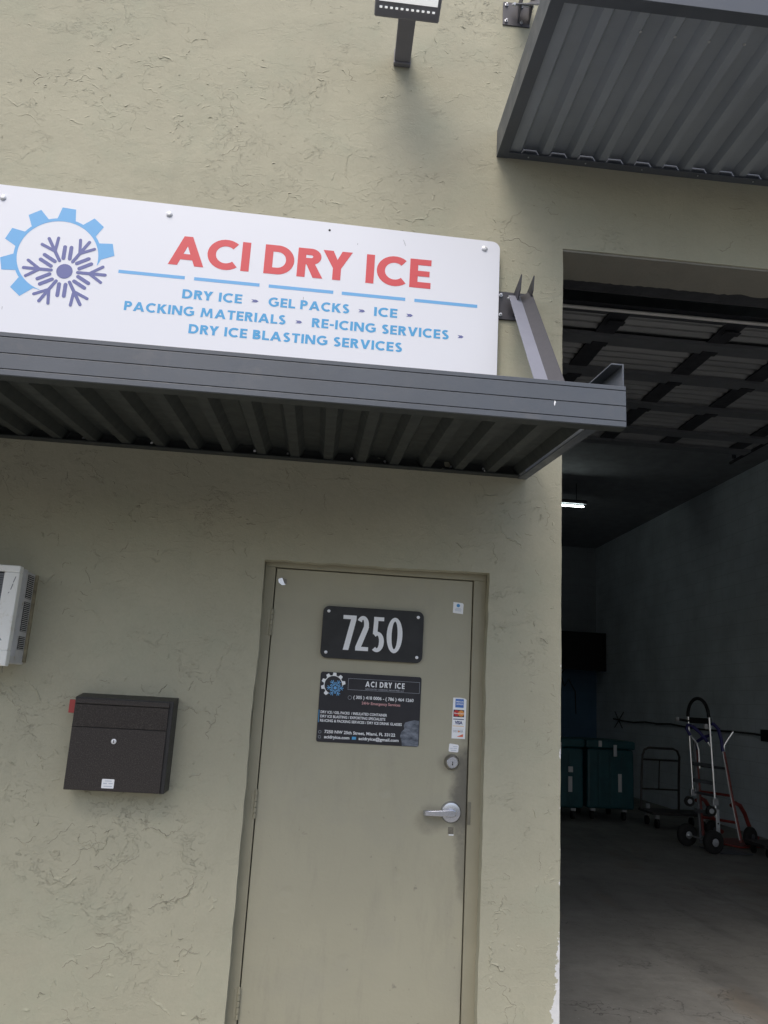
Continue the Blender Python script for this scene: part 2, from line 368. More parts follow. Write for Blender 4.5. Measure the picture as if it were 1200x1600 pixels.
def glyph(ch, t):
    """(list of groups of convex polygons, advance); cap height 1. Each group sits a hair above the one before."""
    h = t / 2; P = lambda *q: [tuple(Vector(a) for a in q)]; S_ = lambda pts, tt=t: stroke(pts, tt)
    if ch == ' ': return [], .26
    if ch == 'A':
        w = .96; return [P((0, 0), (t * 1.1, 0), (w / 2 + t * .52, 1), (w / 2 - t * .52, 1)), P((w, 0), (w - t * 1.1, 0), (w / 2 - t * .5, 1), (w / 2 + t * .5, 1)), P((.2, .2), (w - .2, .2), (w - .27, .2 + t * .85), (.27, .2 + t * .85))], w
    if ch == 'C': return [S_(arc(.50, .5, .50 - h, .52 - h, 48, 312, 22))], .86
    if ch == 'G': return [S_(arc(.50, .5, .50 - h, .52 - h, 48, 330, 22)), S_([(.54, .47), (.93 - 0, .47)], t * .85), P((.92 - t, .05), (.92, .16), (.92, .50), (.92 - t, .50))], .95
    if ch == 'I': return [P((0, 0), (t, 0), (t, 1), (0, 1))], t
    if ch == 'D': return [P((0, 0), (t, 0), (t, 1), (0, 1)), S_([(t * .5, 1 - h), (.34, 1 - h)] + arc(.36, .5, .46 - h, .5 - h, 86, -86, 16) + [(.34, h), (t * .5, h)])], .84
    if ch == 'R': return [P((0, 0), (t, 0), (t, 1), (0, 1)), S_([(t * .5, 1 - h), (.34, 1 - h)] + arc(.36, .72, .29 - h, .28 - h, 86, -86, 12) + [(.34, .44 + h), (t * .5, .44 + h)]), P((.24, .47), (.47, .50), (.72, 0), (.72 - t * 1.2, 0))], .72
    if ch == 'P': return [P((0, 0), (t, 0), (t, 1), (0, 1)), S_([(t * .5, 1 - h), (.34, 1 - h)] + arc(.34, .69, .31 - h, .31 - h, 86, -86, 12) + [(.33, .38 + h), (t * .5, .38 + h)])], .66
    if ch == 'B': return [P((0, 0), (t, 0), (t, 1), (0, 1)), S_([(t * .5, 1 - h), (.34, 1 - h)] + arc(.35, .75, .26 - h, .25 - h, 86, -86, 10) + [(.34, .5 + h * .9), (t * .5, .5 + h * .9)], t * .95), S_([(t * .5, .5 - h * .6), (.36, .5 - h * .6)] + arc(.38, .29, .29 - h, .29 - h, 86, -86, 10) + [(.36, h), (t * .5, h)])], .68
    if ch == 'Y': return [P((0, 1), (t * 1.25, 1), (.41 + h, .42), (.41 - h, .40)), P((.82, 1), (.82 - t * 1.25, 1), (.41 - h, .42), (.41 + h, .40)), P((.41 - h, 0), (.41 + h, 0), (.41 + h, .42), (.41 - h, .42))], .82
    if ch == 'V': return [P((0, 1), (t * 1.1, 1), (.43 + t * .5, 0), (.43 - t * .5, 0)), P((.86, 1), (.86 - t * 1.1, 1), (.43 - t * .48, 0), (.43 + t * .48, 0))], .86
    if ch in 'EL':
        g = [P((0, 0), (t, 0), (t, 1), (0, 1)), P((t * .5, 0), (.60, 0), (.60, t * .9), (t * .5, t * .9))]
        if ch == 'E': g += [P((t * .5, 1 - t * .9), (.60, 1 - t * .9), (.60, 1), (t * .5, 1)), P((t * .5, .5 - t * .42), (.56, .5 - t * .42), (.56, .5 + t * .42), (t * .5, .5 + t * .42))]
        return g, .60 if ch == 'E' else .56
    if ch == 'T': return [P((0, 1 - t * .9), (.70, 1 - t * .9), (.70, 1), (0, 1)), P((.35 - h, 0), (.35 + h, 0), (.35 + h, 1), (.35 - h, 1))], .70
    if ch == 'K': return [P((0, 0), (t, 0), (t, 1), (0, 1)), P((t * .6, .50), (t * 1.2, .38), (.78, 1), (.78 - t * 1.35, 1)), P((t * .7, .56), (t * 1.9, .62), (.82, 0), (.82 - t * 1.35, 0))], .80
    if ch == 'M': return [P((.04, 0), (.04 + t * .95, 0), (.12 + t * .9, 1), (.14, 1)), P((1.10, 0), (1.10 - t * .95, 0), (1.02 - t * .9, 1), (1.0, 1)), P((.14, 1), (.12 + t * 1.1, 1), (.57 + t * .4, .12), (.57 - t * .4, .12)), P((1.0, 1), (1.02 - t * 1.1, 1), (.57 - t * .4, .12), (.57 + t * .4, .12))], 1.14
    if ch == 'N': return [P((0, 0), (t, 0), (t, 1), (0, 1)), P((.86, 0), (.86 - t, 0), (.86 - t, 1), (.86, 1)), P((0, 1), (t * 1.15, 1), (.86, 0), (.86 - t * 1.15, 0))], .86
    if ch == 'S':
        a = arc(.33, .735, .30 - h, .285 - h, 35, 262, 12); b = arc(.31, .275, .32 - h, .295 - h, 82, -148, 13)
        return [S_(a + b)], .64
    if ch == '-': return [P((0, .32), (.36, .32), (.36, .32 + t * .9), (0, .32 + t * .9))], .36
    if ch == '/': return [P((0, -.05), (t * .6, -.05), (.45, 1.05), (.45 - t * .6, 1.05))], .45
    if ch == '»':   # the small double arrowhead used as separator
        q = lambda o: P((o, .28), (o + .13, .28), (o + .25, .42), (o + .12, .42)) + P((o, .56), (o + .13, .56), (o + .25, .42), (o + .12, .42))
        return [q(0) + q(.14), ], .40
    if ch == '7': return [P((0, 1), (0, 1 - t * .8), (.86, 1 - t * .8), (.86, 1)), P((.04, 0), (.04 + t * 1.05, 0), (.86, 1), (.86 - t * 1.15, 1))], .86
    if ch == '2': return [S_([(.13, .76), (.17, .86)] + arc(.44, .70, .40 - h, .30 - h, 140, -20, 12)[2:] + [(.62, .44), (.13, .08)], t), P((.02, 0), (.88, 0), (.88, t * .75), (.02, t * .75)), P((.02, 0), (.02, t * .9), (.3, .35), (.35, .1))], .88
    if ch == '5': return [P((.1, 1 - t * .75), (.80, 1 - t * .75), (.80, 1), (.1, 1)), P((.08, .46), (.08 + t, .46), (.10 + t, 1), (.10, 1)), S_([(.16, .54)] + arc(.40, .32, .46 - h, .34 - h, 110, -110, 16) + [(.04, h * .7)], t)], .88
    if ch == '0': return [S_(arc(.46, .5, .46 - h, .52 - h, 0, 360, 28))], .92
    raise ValueError(ch)

def text_strokes(txt, x0, x1, z0, cap, y, mat, parent, name, t=.2, gap=.14, per='word'):
    """letters laid out along x from x0 to x1 on the plane facing -y; one part per word (or per letter)"""
    w = 0; items = []
    for ch in txt:
        g, a = glyph(ch, t); 
        if ch == 'Y' and items and items[-1][2] == 'R': w -= .10
        items.append((g, w, ch)); w += a + gap
    w -= gap; sx = (x1 - x0) / w; mb = MB()
    def flush(mb):
        if mb.f: face_front(mb.build(name, mat, parent))
        return MB()
    for g, ox, ch in items:
        if ch == ' ' or per == 'letter': mb = flush(mb)
        for li, grp in enumerate(g):
            yy = y - .00012 * (li + 1)
            for poly in grp:
                mb.add([(x0 + (ox + p[0]) * sx, yy, z0 + p[1] * cap) for p in poly], [tuple(range(len(poly)))])
    flush(mb)
def face_front(o):
    """turn every face of a flat print towards -y"""
    bm = bmesh.new(); bm.from_mesh(o.data)
    for f in bm.faces:
        f.normal_update()
        if f.normal.y > 0: f.normal_flip()
    bm.to_mesh(o.data); bm.free(); return o

def font_text(txt, x0, x1, z0, size, y, mat, parent, name='lettering', bold=.0):
    cu = bpy.data.curves.new('t', 'FONT'); cu.body = txt; cu.size = 1; cu.offset = bold; cu.resolution_u = 3
    ob = bpy.data.objects.new('t', cu); COL.objects.link(ob)
    bpy.context.view_layer.update()
    me = bpy.data.meshes.new_from_object(ob.evaluated_get(bpy.context.evaluated_depsgraph_get()))
    bpy.data.objects.remove(ob); bpy.data.curves.remove(cu)
    xs = [v.co.x for v in me.vertices]; a, b = min(xs), max(xs); k = (x1 - x0) / (b - a) if x1 else size; o0 = org(parent)
    for v in me.vertices:
        X, Z = v.co.x, v.co.y
        v.co = Vector((x0 + (X - a) * k, y, z0 + Z * size)) - o0
    me.name = name; me.materials.clear(); me.materials.append(mat)
    o = bpy.data.objects.new(name, me); COL.objects.link(o); o.parent = parent
    return face_front(o)

def rrect(x0, x1, z0, z1, r, n=6, zt=None):
    pts = []
    for cx, cz, a in ((x1 - r, z1 - r, 0), (x0 + r, z1 - r, 90), (x0 + r, z0 + r, 180), (x1 - r, z0 + r, 270)):
        pts += [(cx + r * cos(R(a + 90 * i / n)), cz + r * sin(R(a + 90 * i / n))) for i in range(n + 1)]
    return pts
def plate(pts, y0, y1): return MB().prism([(x, y0, z) for x, z in pts], (0, y1 - y0, 0))
def print_poly(mb, pts, y): return mb.add([(x, y, z) for x, z in pts], [tuple(range(len(pts)))])

# ------------------------------------------------------------------ ground and setting
X1, ZO = 1.314, 3.868           # left edge and head of the loading opening
XR = 4.55                       # right edge of the loading opening
g = tag(MB().add([(-300, -300, -.03), (300, -300, -.03), (300, 300, -.03), (-300, 300, -.03)], [(0, 1, 2, 3)]).build('ground', m_asphalt), kind='structure')
ap = MB().box(-14, 14, -5.0, -.002, -.10, 0.0).build('pavement', m_apron); tag(ap, kind='structure')
fl = MB().box(-5.6, 6.6, 0.002, 14.4, -.10, 0.002).build('floor', m_floor); tag(fl, kind='structure')
ce = MB().box(-5.8, 6.8, .262, 14.6, 5.3, 5.45).build('ceiling', m_ceiling); tag(ce, kind='structure')

# front wall: one closed sheet with the door niche and the loading opening cut out, edges slightly uneven
from mathutils import noise
def wall_disp(x, z): return noise.noise(Vector((x * 1.3, z * 1.3, 2))) * .006 + noise.noise(Vector((x * 5, z * 5, 9))) * .0018
def front_wall():
    DX0, DX1, DZ = -.048, .973, 2.160
    def axis(marks, fine0, fine1, step, coarse):
        out = []
        for a, b in zip(marks[:-1], marks[1:]):
            st = step if (a >= fine0 - 1e-6 and b <= fine1 + 1e-6) else coarse
            n = max(1, round((b - a) / st)); out += [a + (b - a) * i / n for i in range(n)]
        return out + [marks[-1]]
    xs = axis([-6, -1.9, DX0, DX1, X1, XR, 7.0], -1.9, XR, .024, .4)
    zs = axis([-.1, 0, DZ, ZO, 5.5, 6.4], 0, 5.5, .024, .4)
    y_in = .26
    def void(x, z): return (DX0 < x < DX1 and 0 < z < DZ) or (X1 < x < XR and 0 < z < ZO)
    nx, nz = len(xs), len(zs)
    disp = wall_disp
    verts = {}; V = []; F = []
    def vid(i, j, back):
        k = (i, j, back)
        if k in verts: return verts[k]
        x, z = xs[i], zs[j]; X, Z = x, z
        # wobble of the arrises around the two openings
        n = noise.noise(Vector((x * 3.1, z * 3.1, 5))) * .006 + noise.noise(Vector((x * 13, z * 13, 1))) * .0035
        if 0 <= z <= DZ + 1e-6 and (abs(x - DX0) < 1e-6 or abs(x - DX1) < 1e-6): X += n
        if abs(z - DZ) < 1e-6 and DX0 - 1e-6 <= x <= DX1 + 1e-6: Z += n * 1.2
        if 0 < z <= ZO and abs(x - X1) < 1e-6: X += n * .5
        if abs(z - ZO) < 1e-6 and X1 - 1e-6 <= x <= XR + 1e-6: Z += n * .5
        yy = disp(x, z) - .002 if not back else y_in
        if back and abs(z - ZO) < 1e-6 and X1 - 1e-6 <= x <= XR + 1e-6:   # ragged broken inner arris of the head
            yy += -.02 + .03 * noise.noise(Vector((x * 3, 0, 3))) + .035 * noise.noise(Vector((x * 14, 2, 3)))
        verts[k] = len(V); V.append((X, yy, Z)); return verts[k]
    solid = [[not void((xs[i] + xs[i + 1]) / 2, (zs[j] + zs[j + 1]) / 2) for j in range(nz - 1)] for i in range(nx - 1)]
    for i in range(nx - 1):
        for j in range(nz - 1):
            if not solid[i][j]: continue
            F.append((vid(i, j, 0), vid(i + 1, j, 0), vid(i + 1, j + 1, 0), vid(i, j + 1, 0)))
            F.append((vid(i, j, 1), vid(i, j + 1, 1), vid(i + 1, j + 1, 1), vid(i + 1, j, 1)))
            for di, dj, a, b in ((-1, 0, (i, j), (i, j + 1)), (1, 0, (i + 1, j + 1), (i + 1, j)), (0, -1, (i + 1, j), (i, j)), (0, 1, (i, j + 1), (i + 1, j + 1))):
                ii, jj = i + di, j + dj
                if ii < 0 or jj < 0 or ii >= nx - 1 or jj >= nz - 1 or not solid[ii][jj]:
                    F.append((vid(*a, 0), vid(*a, 1), vid(*b, 1), vid(*b, 0)))
    mb = MB(); mb.v = V; mb.f = F
    o = mb.build('front_wall', m_stucco)
    o.data.shade_smooth(); o.data.set_sharp_from_angle(angle=R(35))
    return o
fw = tag(front_wall(), 'olive beige stucco front wall with trowel marks, cut by the door and the dark loading opening', 'wall')
# laps and ridges left by the trowel: short curved ledges standing 1 to 4 mm proud, clustered, far too many to count
def trowel_marks():
    rnd = random.Random(11); mi = []; m_crev = paint('ledge_shade_and_dirt', (.20, .19, .145), .9, var=.3, nscale=12); mb = MB(); made = 0  # shadow line under some ledges painted onto the drop faces, with crevice dirt
    def blocked(x, z): return (-.075 < x < 1.0 and z < 2.19) or (x > X1 - .02 and z < ZO + .03) or z < .03 or z > 5.6
    tries = 0
    while made < 3700 and tries < 90000:
        tries += 1
        x = rnd.uniform(-2.0, 1.32) if rnd.random() < .86 else rnd.uniform(1.3, 4.5); z = rnd.uniform(.05, 5.55)
        dens = noise.noise(Vector((x * 1.7 + 3, z * 1.9, 4))) + .55 * noise.noise(Vector((x * 5.3, z * 5.9, 8)))
        if dens < rnd.uniform(-.24, .38): continue
        long_ = rnd.random() < .10
        L = rnd.uniform(.10, .30) if long_ else min(.12, max(.012, rnd.lognormvariate(-3.45, .65)))
        n_ = max(5, int(L / .0045)); st = L / n_; base = 1.4 * noise.noise(Vector((x * 1.3, z * 1.3, 21))) + rnd.gauss(0, .5) + (1.3 if rnd.random() < .22 else 0)
        pts = []; p = Vector((x, z)); ok = True; sd_ = rnd.uniform(0, 50); kink = rnd.gauss(0, .3)
        for i in range(n_ + 1):
            if blocked(p.x, p.y): ok = False; break
            pts.append(p.copy())
            a = base + 1.5 * noise.noise(Vector((p.x * 9, p.y * 9, 3))) + 1.6 * noise.noise(Vector((p.x * 38, p.y * 38, sd_))) + rnd.gauss(0, .45) + kink
            if rnd.random() < .07: kink = rnd.gauss(0, .8)
            p = p + Vector((cos(a), sin(a))) * st
        if not ok: continue
        made += 1
        hgt = rnd.choice((.0008, .0012, .0017, .0025)) * rnd.uniform(.75, 1.2) * (.88 + .6 * max(0, min(1, (3 - z) / 2))) ; wd = rnd.uniform(.005, .016); vs = []; dark_drop = rnd.random() < (.08 if z > 2.7 else .28); side = 1 if rnd.random() < .75 else -1
        for i, q in enumerate(pts):
            t0 = pts[max(0, i - 1)]; t1 = pts[min(n_, i + 1)]; d = (t1 - t0).normalized(); nn = Vector((-d.y, d.x))
            if nn.y < 0: nn = -nn
            nn *= side; tp = sin(pi * (i + .15) / (n_ + .3)) ** .55; h_ = hgt * tp * max(.12, .75 + 1.1 * noise.noise(Vector((q.x * 60, q.y * 60, sd_)))); w_ = wd * (.35 + .65 * tp)
            for off, hh in ((w_, -.0012), (w_ * .35, h_ * .62), (.0006, h_), (-.0007, h_ * .5), (-.0010, -.0012)):
                X, Z = q + nn * off; vs.append((X, wall_disp(X, Z) - .002 - hh, Z))
        fs = [(i * 5 + k_, i * 5 + k_ + 1, (i + 1) * 5 + k_ + 1, (i + 1) * 5 + k_) for i in range(n_) for k_ in range(4)]
        mb.add(vs, fs); mi += [1 if dark_drop and f_ % 4 >= 2 else 0 for f_ in range(n_ * 4)]
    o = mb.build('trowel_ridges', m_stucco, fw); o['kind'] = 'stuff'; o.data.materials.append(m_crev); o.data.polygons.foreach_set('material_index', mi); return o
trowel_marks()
# soffit of the loading opening: a skim of rough unpainted render under the head
sk = MB()
from mathutils import noise as _ns
n = 150
pa = []; pb = []
for i in range(n + 1):
    x = X1 + .004 + (XR - X1 - .008) * i / n
    e = .262 + .022 * _ns.noise(Vector((x * 2.2, 4, 1))) + .020 * _ns.noise(Vector((x * 9, 1, 1))) + .012 * _ns.noise(Vector((x * 31, 1, 7)))
    zt = ZO - .012
    pa.append((x, .006, zt + .002 * _ns.noise(Vector((x * 6, 0, 0))))); pb.append((x, e, zt - .004 + .006 * _ns.noise(Vector((x * 8, 3, 0)))))
k = len(pa)
sk.add(pa + pb + [(p[0], p[1], ZO + .03) for p in pa] + [(p[0], p[1], ZO + .03) for p in pb],
       [f for i in range(k - 1) for f in ((i, i + 1, k + i + 1, k + i), (k + i, k + i + 1, 3 * k + i + 1, 3 * k + i), (i, 2 * k + i, 2 * k + i + 1, i + 1))])
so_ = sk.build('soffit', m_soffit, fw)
MB().box(X1 - .3, XR + .3, .33, .50, ZO + .06, 5.3).build('header_block', m_rawblock, fw)

tag(MB().box(6.6, 6.8, .262, 14.4, 0.002, 5.3).build('side_wall', m_block), 'grey painted block wall on the right inside the warehouse behind the hand trucks', 'wall')
tag(MB().box(-5.8, -5.6, .262, 14.4, 0.002, 5.3).build('side_wall', m_block), 'grey block wall at the unseen left end of the warehouse', 'wall')
bw = thing('back_wall', 'far block wall deep in the warehouse with a dark blue painted lower part', 'wall', (0, 14.4, 0))
MB().box(-5.6, 6.6, 14.4, 14.6, 2.9, 5.3).build('upper_wall', block_mat('dark_grey_block', (.30, .33, .36)), bw)
MB().box(-5.6, 6.6, 14.4, 14.6, 0.002, 2.9).build('blue_dado', m_blockblue, bw)

# ------------------------------------------------------------------ personnel door with its frame
dr = thing('entrance_door', 'olive painted steel door with black number plaque, set in a shallow stucco recess', 'door', (.457, .09, 0))
fr = MB()
fr.box(-.050, -.003, .060, .20, .0, 2.134).box(.917, .975, .060, .20, .0, 2.134).box(-.050, .975, .0605, .20, 2.134, 2.166)
frame = fr.build('door_frame', m_frame, dr, bevel=.002)
MB().box(-.003, .917, .118, .20, .0, 2.134).build('door_stop', m_black, dr)
MB().box(.0012, .9130, .070, .114, .01, 2.1300).build('door_slab', m_door, dr, bevel=.0025)
# hinges: leaf, five knuckles
for zc in (1.882, 1.105, .335):
    hg = MB().box(-.022, -.0042, .0575, .062, zc - .057, zc + .057).build('hinge', m_frame, dr, bevel=.001)
    for kk in range(5):
        z0 = zc - .057 + kk * .0232
        MB().cyl((-.004, .060, z0), (-.004, .060, z0 + .0205), .0075, 12).build('knuckle', m_frame, hg, smooth=True)
    MB().lathe((-.004, .060, zc + .057), (0, 0, 1), [(0, .006), (.004, .005), (.006, .002)], 10).build('hinge_pin', m_frame, hg)
# deadbolt
db = MB().lathe((.842, .070, 1.318), (0, -1, 0), [(0, .034), (.008, .033), (.020, .0285), (.0225, .026)], 32).build('deadbolt', m_lockring, dr, smooth=True)
MB().lathe((.842, .0485, 1.318), (0, -1, 0), [(-.004, .0245), (.002, .0245), (.004, .0225)], 32).build('lock_face', m_satin, db, smooth=True)
MB().lathe((.842, .0446, 1.318), (0, -1, 0), [(0, .008), (.001, .0075)], 20).build('lock_cylinder', m_satin, db, smooth=True)
MB().box(.8408, .8432, .0425, .0434, 1.308, 1.322).cyl((.842, .0436, 1.309), (.842, .0424, 1.309), .0026, 10).build('keyhole', m_black, db)
# lever handle
lv = MB().lathe((.845, .070, 1.108), (0, -1, 0), [(0, .046), (.006, .046), (.014, .040), (.016, .028)], 36).build('rose', m_satin, dr, smooth=True)
MB().lathe((.845, .056, 1.108), (0, -1, 0), [(0, .016), (.030, .0145)], 20).build('lever_neck', m_satin, lv, smooth=True)
le = MB()
sec = []
for (x, y, zc, hh, tt) in ((.862, .022, 1.108, .012, .016), (.845, .018, 1.108, .0165, .018), (.822, .018, 1.1075, .0145, .016), (.78, .021, 1.106, .0125, .014), (.742, .026, 1.104, .012, .012), (.728, .036, 1.103, .012, .012), (.720, .052, 1.102, .0115, .010)):
    nrm = (0, 1) if x > .735 else (.8, .6)
    sec.append([(x, y, zc - hh), (x + (nrm[0] * tt), y + nrm[1] * tt, zc - hh), (x + nrm[0] * tt, y + nrm[1] * tt, zc + hh), (x, y, zc + hh)])
k = len(sec)
le.add([p for s_ in sec for p in s_], [(0, 1, 2, 3), tuple((k - 1) * 4 + q for q in (3, 2, 1, 0))] + [(i * 4 + q, i * 4 + (q + 1) % 4, (i + 1) * 4 + (q + 1) % 4, (i + 1) * 4 + q) for i in range(k - 1) for q in range(4)])
le.build('lever', m_satin, lv, bevel=.004, smooth=True, seg=3)
MB().box(.836, .860, .0688, .0702, 1.018, 1.046).build('scraped_patch', paint('scraped_metal', (.16, .15, .12), .6, .3, var=.4, nscale=90), dr)
MB().box(.840, .861, .0686, .0700, 1.012, 1.0165).build('patch_edge', m_white, dr)
MB().box(.9175, .932, .0575, .0605, 1.06, 1.155).build('strike_plate', paint('worn_strike', (.20, .19, .15), .5, .4, var=.2, nscale=40), dr, bevel=.001)
# bright torn foil tab in the top corner of the slab
tb = MB().prism([(.012, .0685, 2.082), (.030, .0685, 2.088), (.040, .0685, 2.075), (.046, .0685, 2.056), (.030, .0685, 2.054), (.014, .0685, 2.066)], (0, .002, 0)).build('door_tab', m_satin, dr)
MB().prism([(.030, .0665, 2.086), (.050, .0665, 2.082), (.052, .0665, 2.064), (.042, .0665, 2.060)], (0, .0015, 0)).build('tab_backing', paint('tab_grey', (.22, .21, .19), .5), tb)

# number plaque 7250
pq = thing('number_plaque', 'black rounded plaque reading 7250 on the upper half of the olive door', 'house number', (.457, .07, 1.855))
plate(rrect(.227, .688, 1.739, 1.972, .028), .0525, .0575).build('plaque_plate', m_plaque, pq, bevel=.001)
for (x, z) in ((.252, 1.949), (.662, 1.945), (.251, 1.764), (.663, 1.764)):
    MB().cyl((x, .0575, z), (x, .0690, z), .006, 10).build('standoff', m_galv, pq)
    MB().lathe((x, .0528, z), (0, -1, 0), [(0, .0075), (.002, .0070), (.0032, .004)], 14).build('screw', m_bolt, pq, smooth=True)
def digit(ch, x0, wd, z0=1.779, hh=.156, t=.0225):
    h = t / 2; mb = MB(); q = []
    def arc2(cx, cz, rx, rz, a0, a1, n=16):
        """ring segment with thinner crown and foot, as in condensed numerals"""
        o = []
        for i in range(n):
            A_, B_ = R(a0 + (a1 - a0) * i / n), R(a0 + (a1 - a0) * (i + 1) / n)
            o.append([(cx + rx * cos(A_), cz + rz * sin(A_)), (cx + (rx - t) * cos(A_), cz + (rz - t * .78) * sin(A_)), (cx + (rx - t) * cos(B_), cz + (rz - t * .78) * sin(B_)), (cx + rx * cos(B_), cz + rz * sin(B_))])
        return o
    b = t * .78
    if ch == '7': q = [[[(0, hh - b), (wd, hh - b), (wd, hh), (0, hh)]], [[(.006, 0), (.006 + t * 1.12, 0), (wd, hh - b), (wd - t * 1.1, hh - b)]]]
    if ch == '0': q = [arc2(wd / 2, hh / 2, wd / 2, hh / 2 + .002, 0, 360, 32)]
    if ch == '2':
        r = wd / 2
        q = [[[(0, 0), (wd, 0), (wd, b), (0, b)]], arc2(r - .001, hh - .040, r - .001, .041, 150, -22, 16), [[(wd - t * 1.10, hh - .047), (wd - .001, hh - .047), (wd - .004, hh - .060), (t * 1.15, b), (0, b)]]]
    if ch == '5':
        r = wd / 2
        q = [[[(.006, hh - b), (wd - .004, hh - b), (wd - .004, hh), (.006, hh)]], [[(.004, hh * .50), (.004 + t * .9, hh * .50), (.006 + t * .9, hh - b), (.006, hh - b)]], arc2(r - .004, .044, r + .004, .046, 128, -128, 22)]
    for li, grp in enumerate(q):
        for poly in grp: mb.add([(x0 + p[0], .0524 - .00013 * (li + 1), z0 + p[1]) for p in poly], [tuple(range(len(poly)))])
    face_front(mb.build('digit', m_white, pq))
for ch, x0_, wd in (('7', .320, .060), ('2', .382, .058), ('5', .454, .056), ('0', .521, .072)): digit(ch, x0_, wd)

# company placard below it
pc = thing('door_placard', 'black company placard with gear and snowflake logo below the number plaque', 'sign', (.462, .07, 1.526))
plate(rrect(.236, .691, 1.375, 1.678, .010), .066, .0692).build('placard_sheet', m_placard, pc)
Y = .0655
def ln(txt, fx0, fx1, fz, size, mat, bold=.022, name='lettering'):
    W, H = .455, .303
    return font_text(txt, .236 + fx0 * W, .236 + fx1 * W if fx1 else None, 1.678 - fz * H, size * H, Y, mat, pc, name, bold)
text_strokes('ACI DRY ICE', .236 + .445 * .455, .236 + .835 * .455, 1.678 - .185 * .303, .0245, Y, m_white, pc, 'lettering', t=.22, gap=.20)
fb = MB(); bx0, bx1, bz0, bz1 = .236 + .275 * .455, .236 + .985 * .455, 1.678 - .24 * .303, 1.678 - .075 * .303
for a in ((bx0, bx1, bz1 - .0012, bz1), (bx0, bx1, bz0, bz0 + .0012), (bx0, bx0 + .0012, bz0 + .0012, bz1 - .0012), (bx1 - .0012, bx1, bz0 + .0012, bz1 - .0012)):
    print_poly(fb, [(a[0], a[2]), (a[1], a[2]), (a[1], a[3]), (a[0], a[3])], Y)
face_front(fb.build('title_border', m_grey_print, pc))
ln('ASSOCIATED CARBONIC INDUSTRIES, LLC', .445, .83, .225, .026, m_grey_print)
ln('( 305 ) 418 0006 - ( 786 ) 464 1260', .335, .93, .365, .064, m_white)
ln('24Hr Emergency Services', .42, .80, .440, .055, m_pink)
ln('DRY ICE / GEL PACKS  / INSULATED CONTAINER', .025, .675, .595, .052, m_white)
ln('DRY ICE BLASTING / EXPORTING SPECIALISTS', .025, .660, .655, .052, m_white)
ln('RE-ICING & PACKING SERVICES / DRY ICE DRINK GLASSES', .025, .825, .715, .052, m_white)
ln('7250 NW 25th Street, Miami, FL 33122', .075, .765, .872, .060, m_white)
ln('acidryice.com', .075, .320, .945, .060, m_white)
ln('acidryice@gmail.com', .41, .800, .945, .060, m_white)
ic = MB()
def qd(mb, fx0, fx1, fz0, fz1, y=Y): print_poly(mb, [(.236 + fx0 * .455, 1.678 - fz1 * .303), (.236 + fx1 * .455, 1.678 - fz1 * .303), (.236 + fx1 * .455, 1.678 - fz0 * .303), (.236 + fx0 * .455, 1.678 - fz0 * .303)], y)
qd(ic, .006, .012, .55, .725)
face_front(ic.build('blue_bar', m_blue, pc)); ic = MB(); qd(ic, .345, .385, .905, .945)
face_front(ic.build('envelope_icon', m_blue, pc))
for cx, cz, r in ((.300, .352, .018), (.030, .86, .013), (.030, .93, .013)):
    ic = MB()
    for q in stroke(arc(.236 + cx * .455, 1.678 - cz * .303, r * .455, r * .455, 0, 360, 14), .0012): print_poly(ic, [tuple(p) for p in q], Y)
    face_front(ic.build('small_icon', m_grey_print, pc))
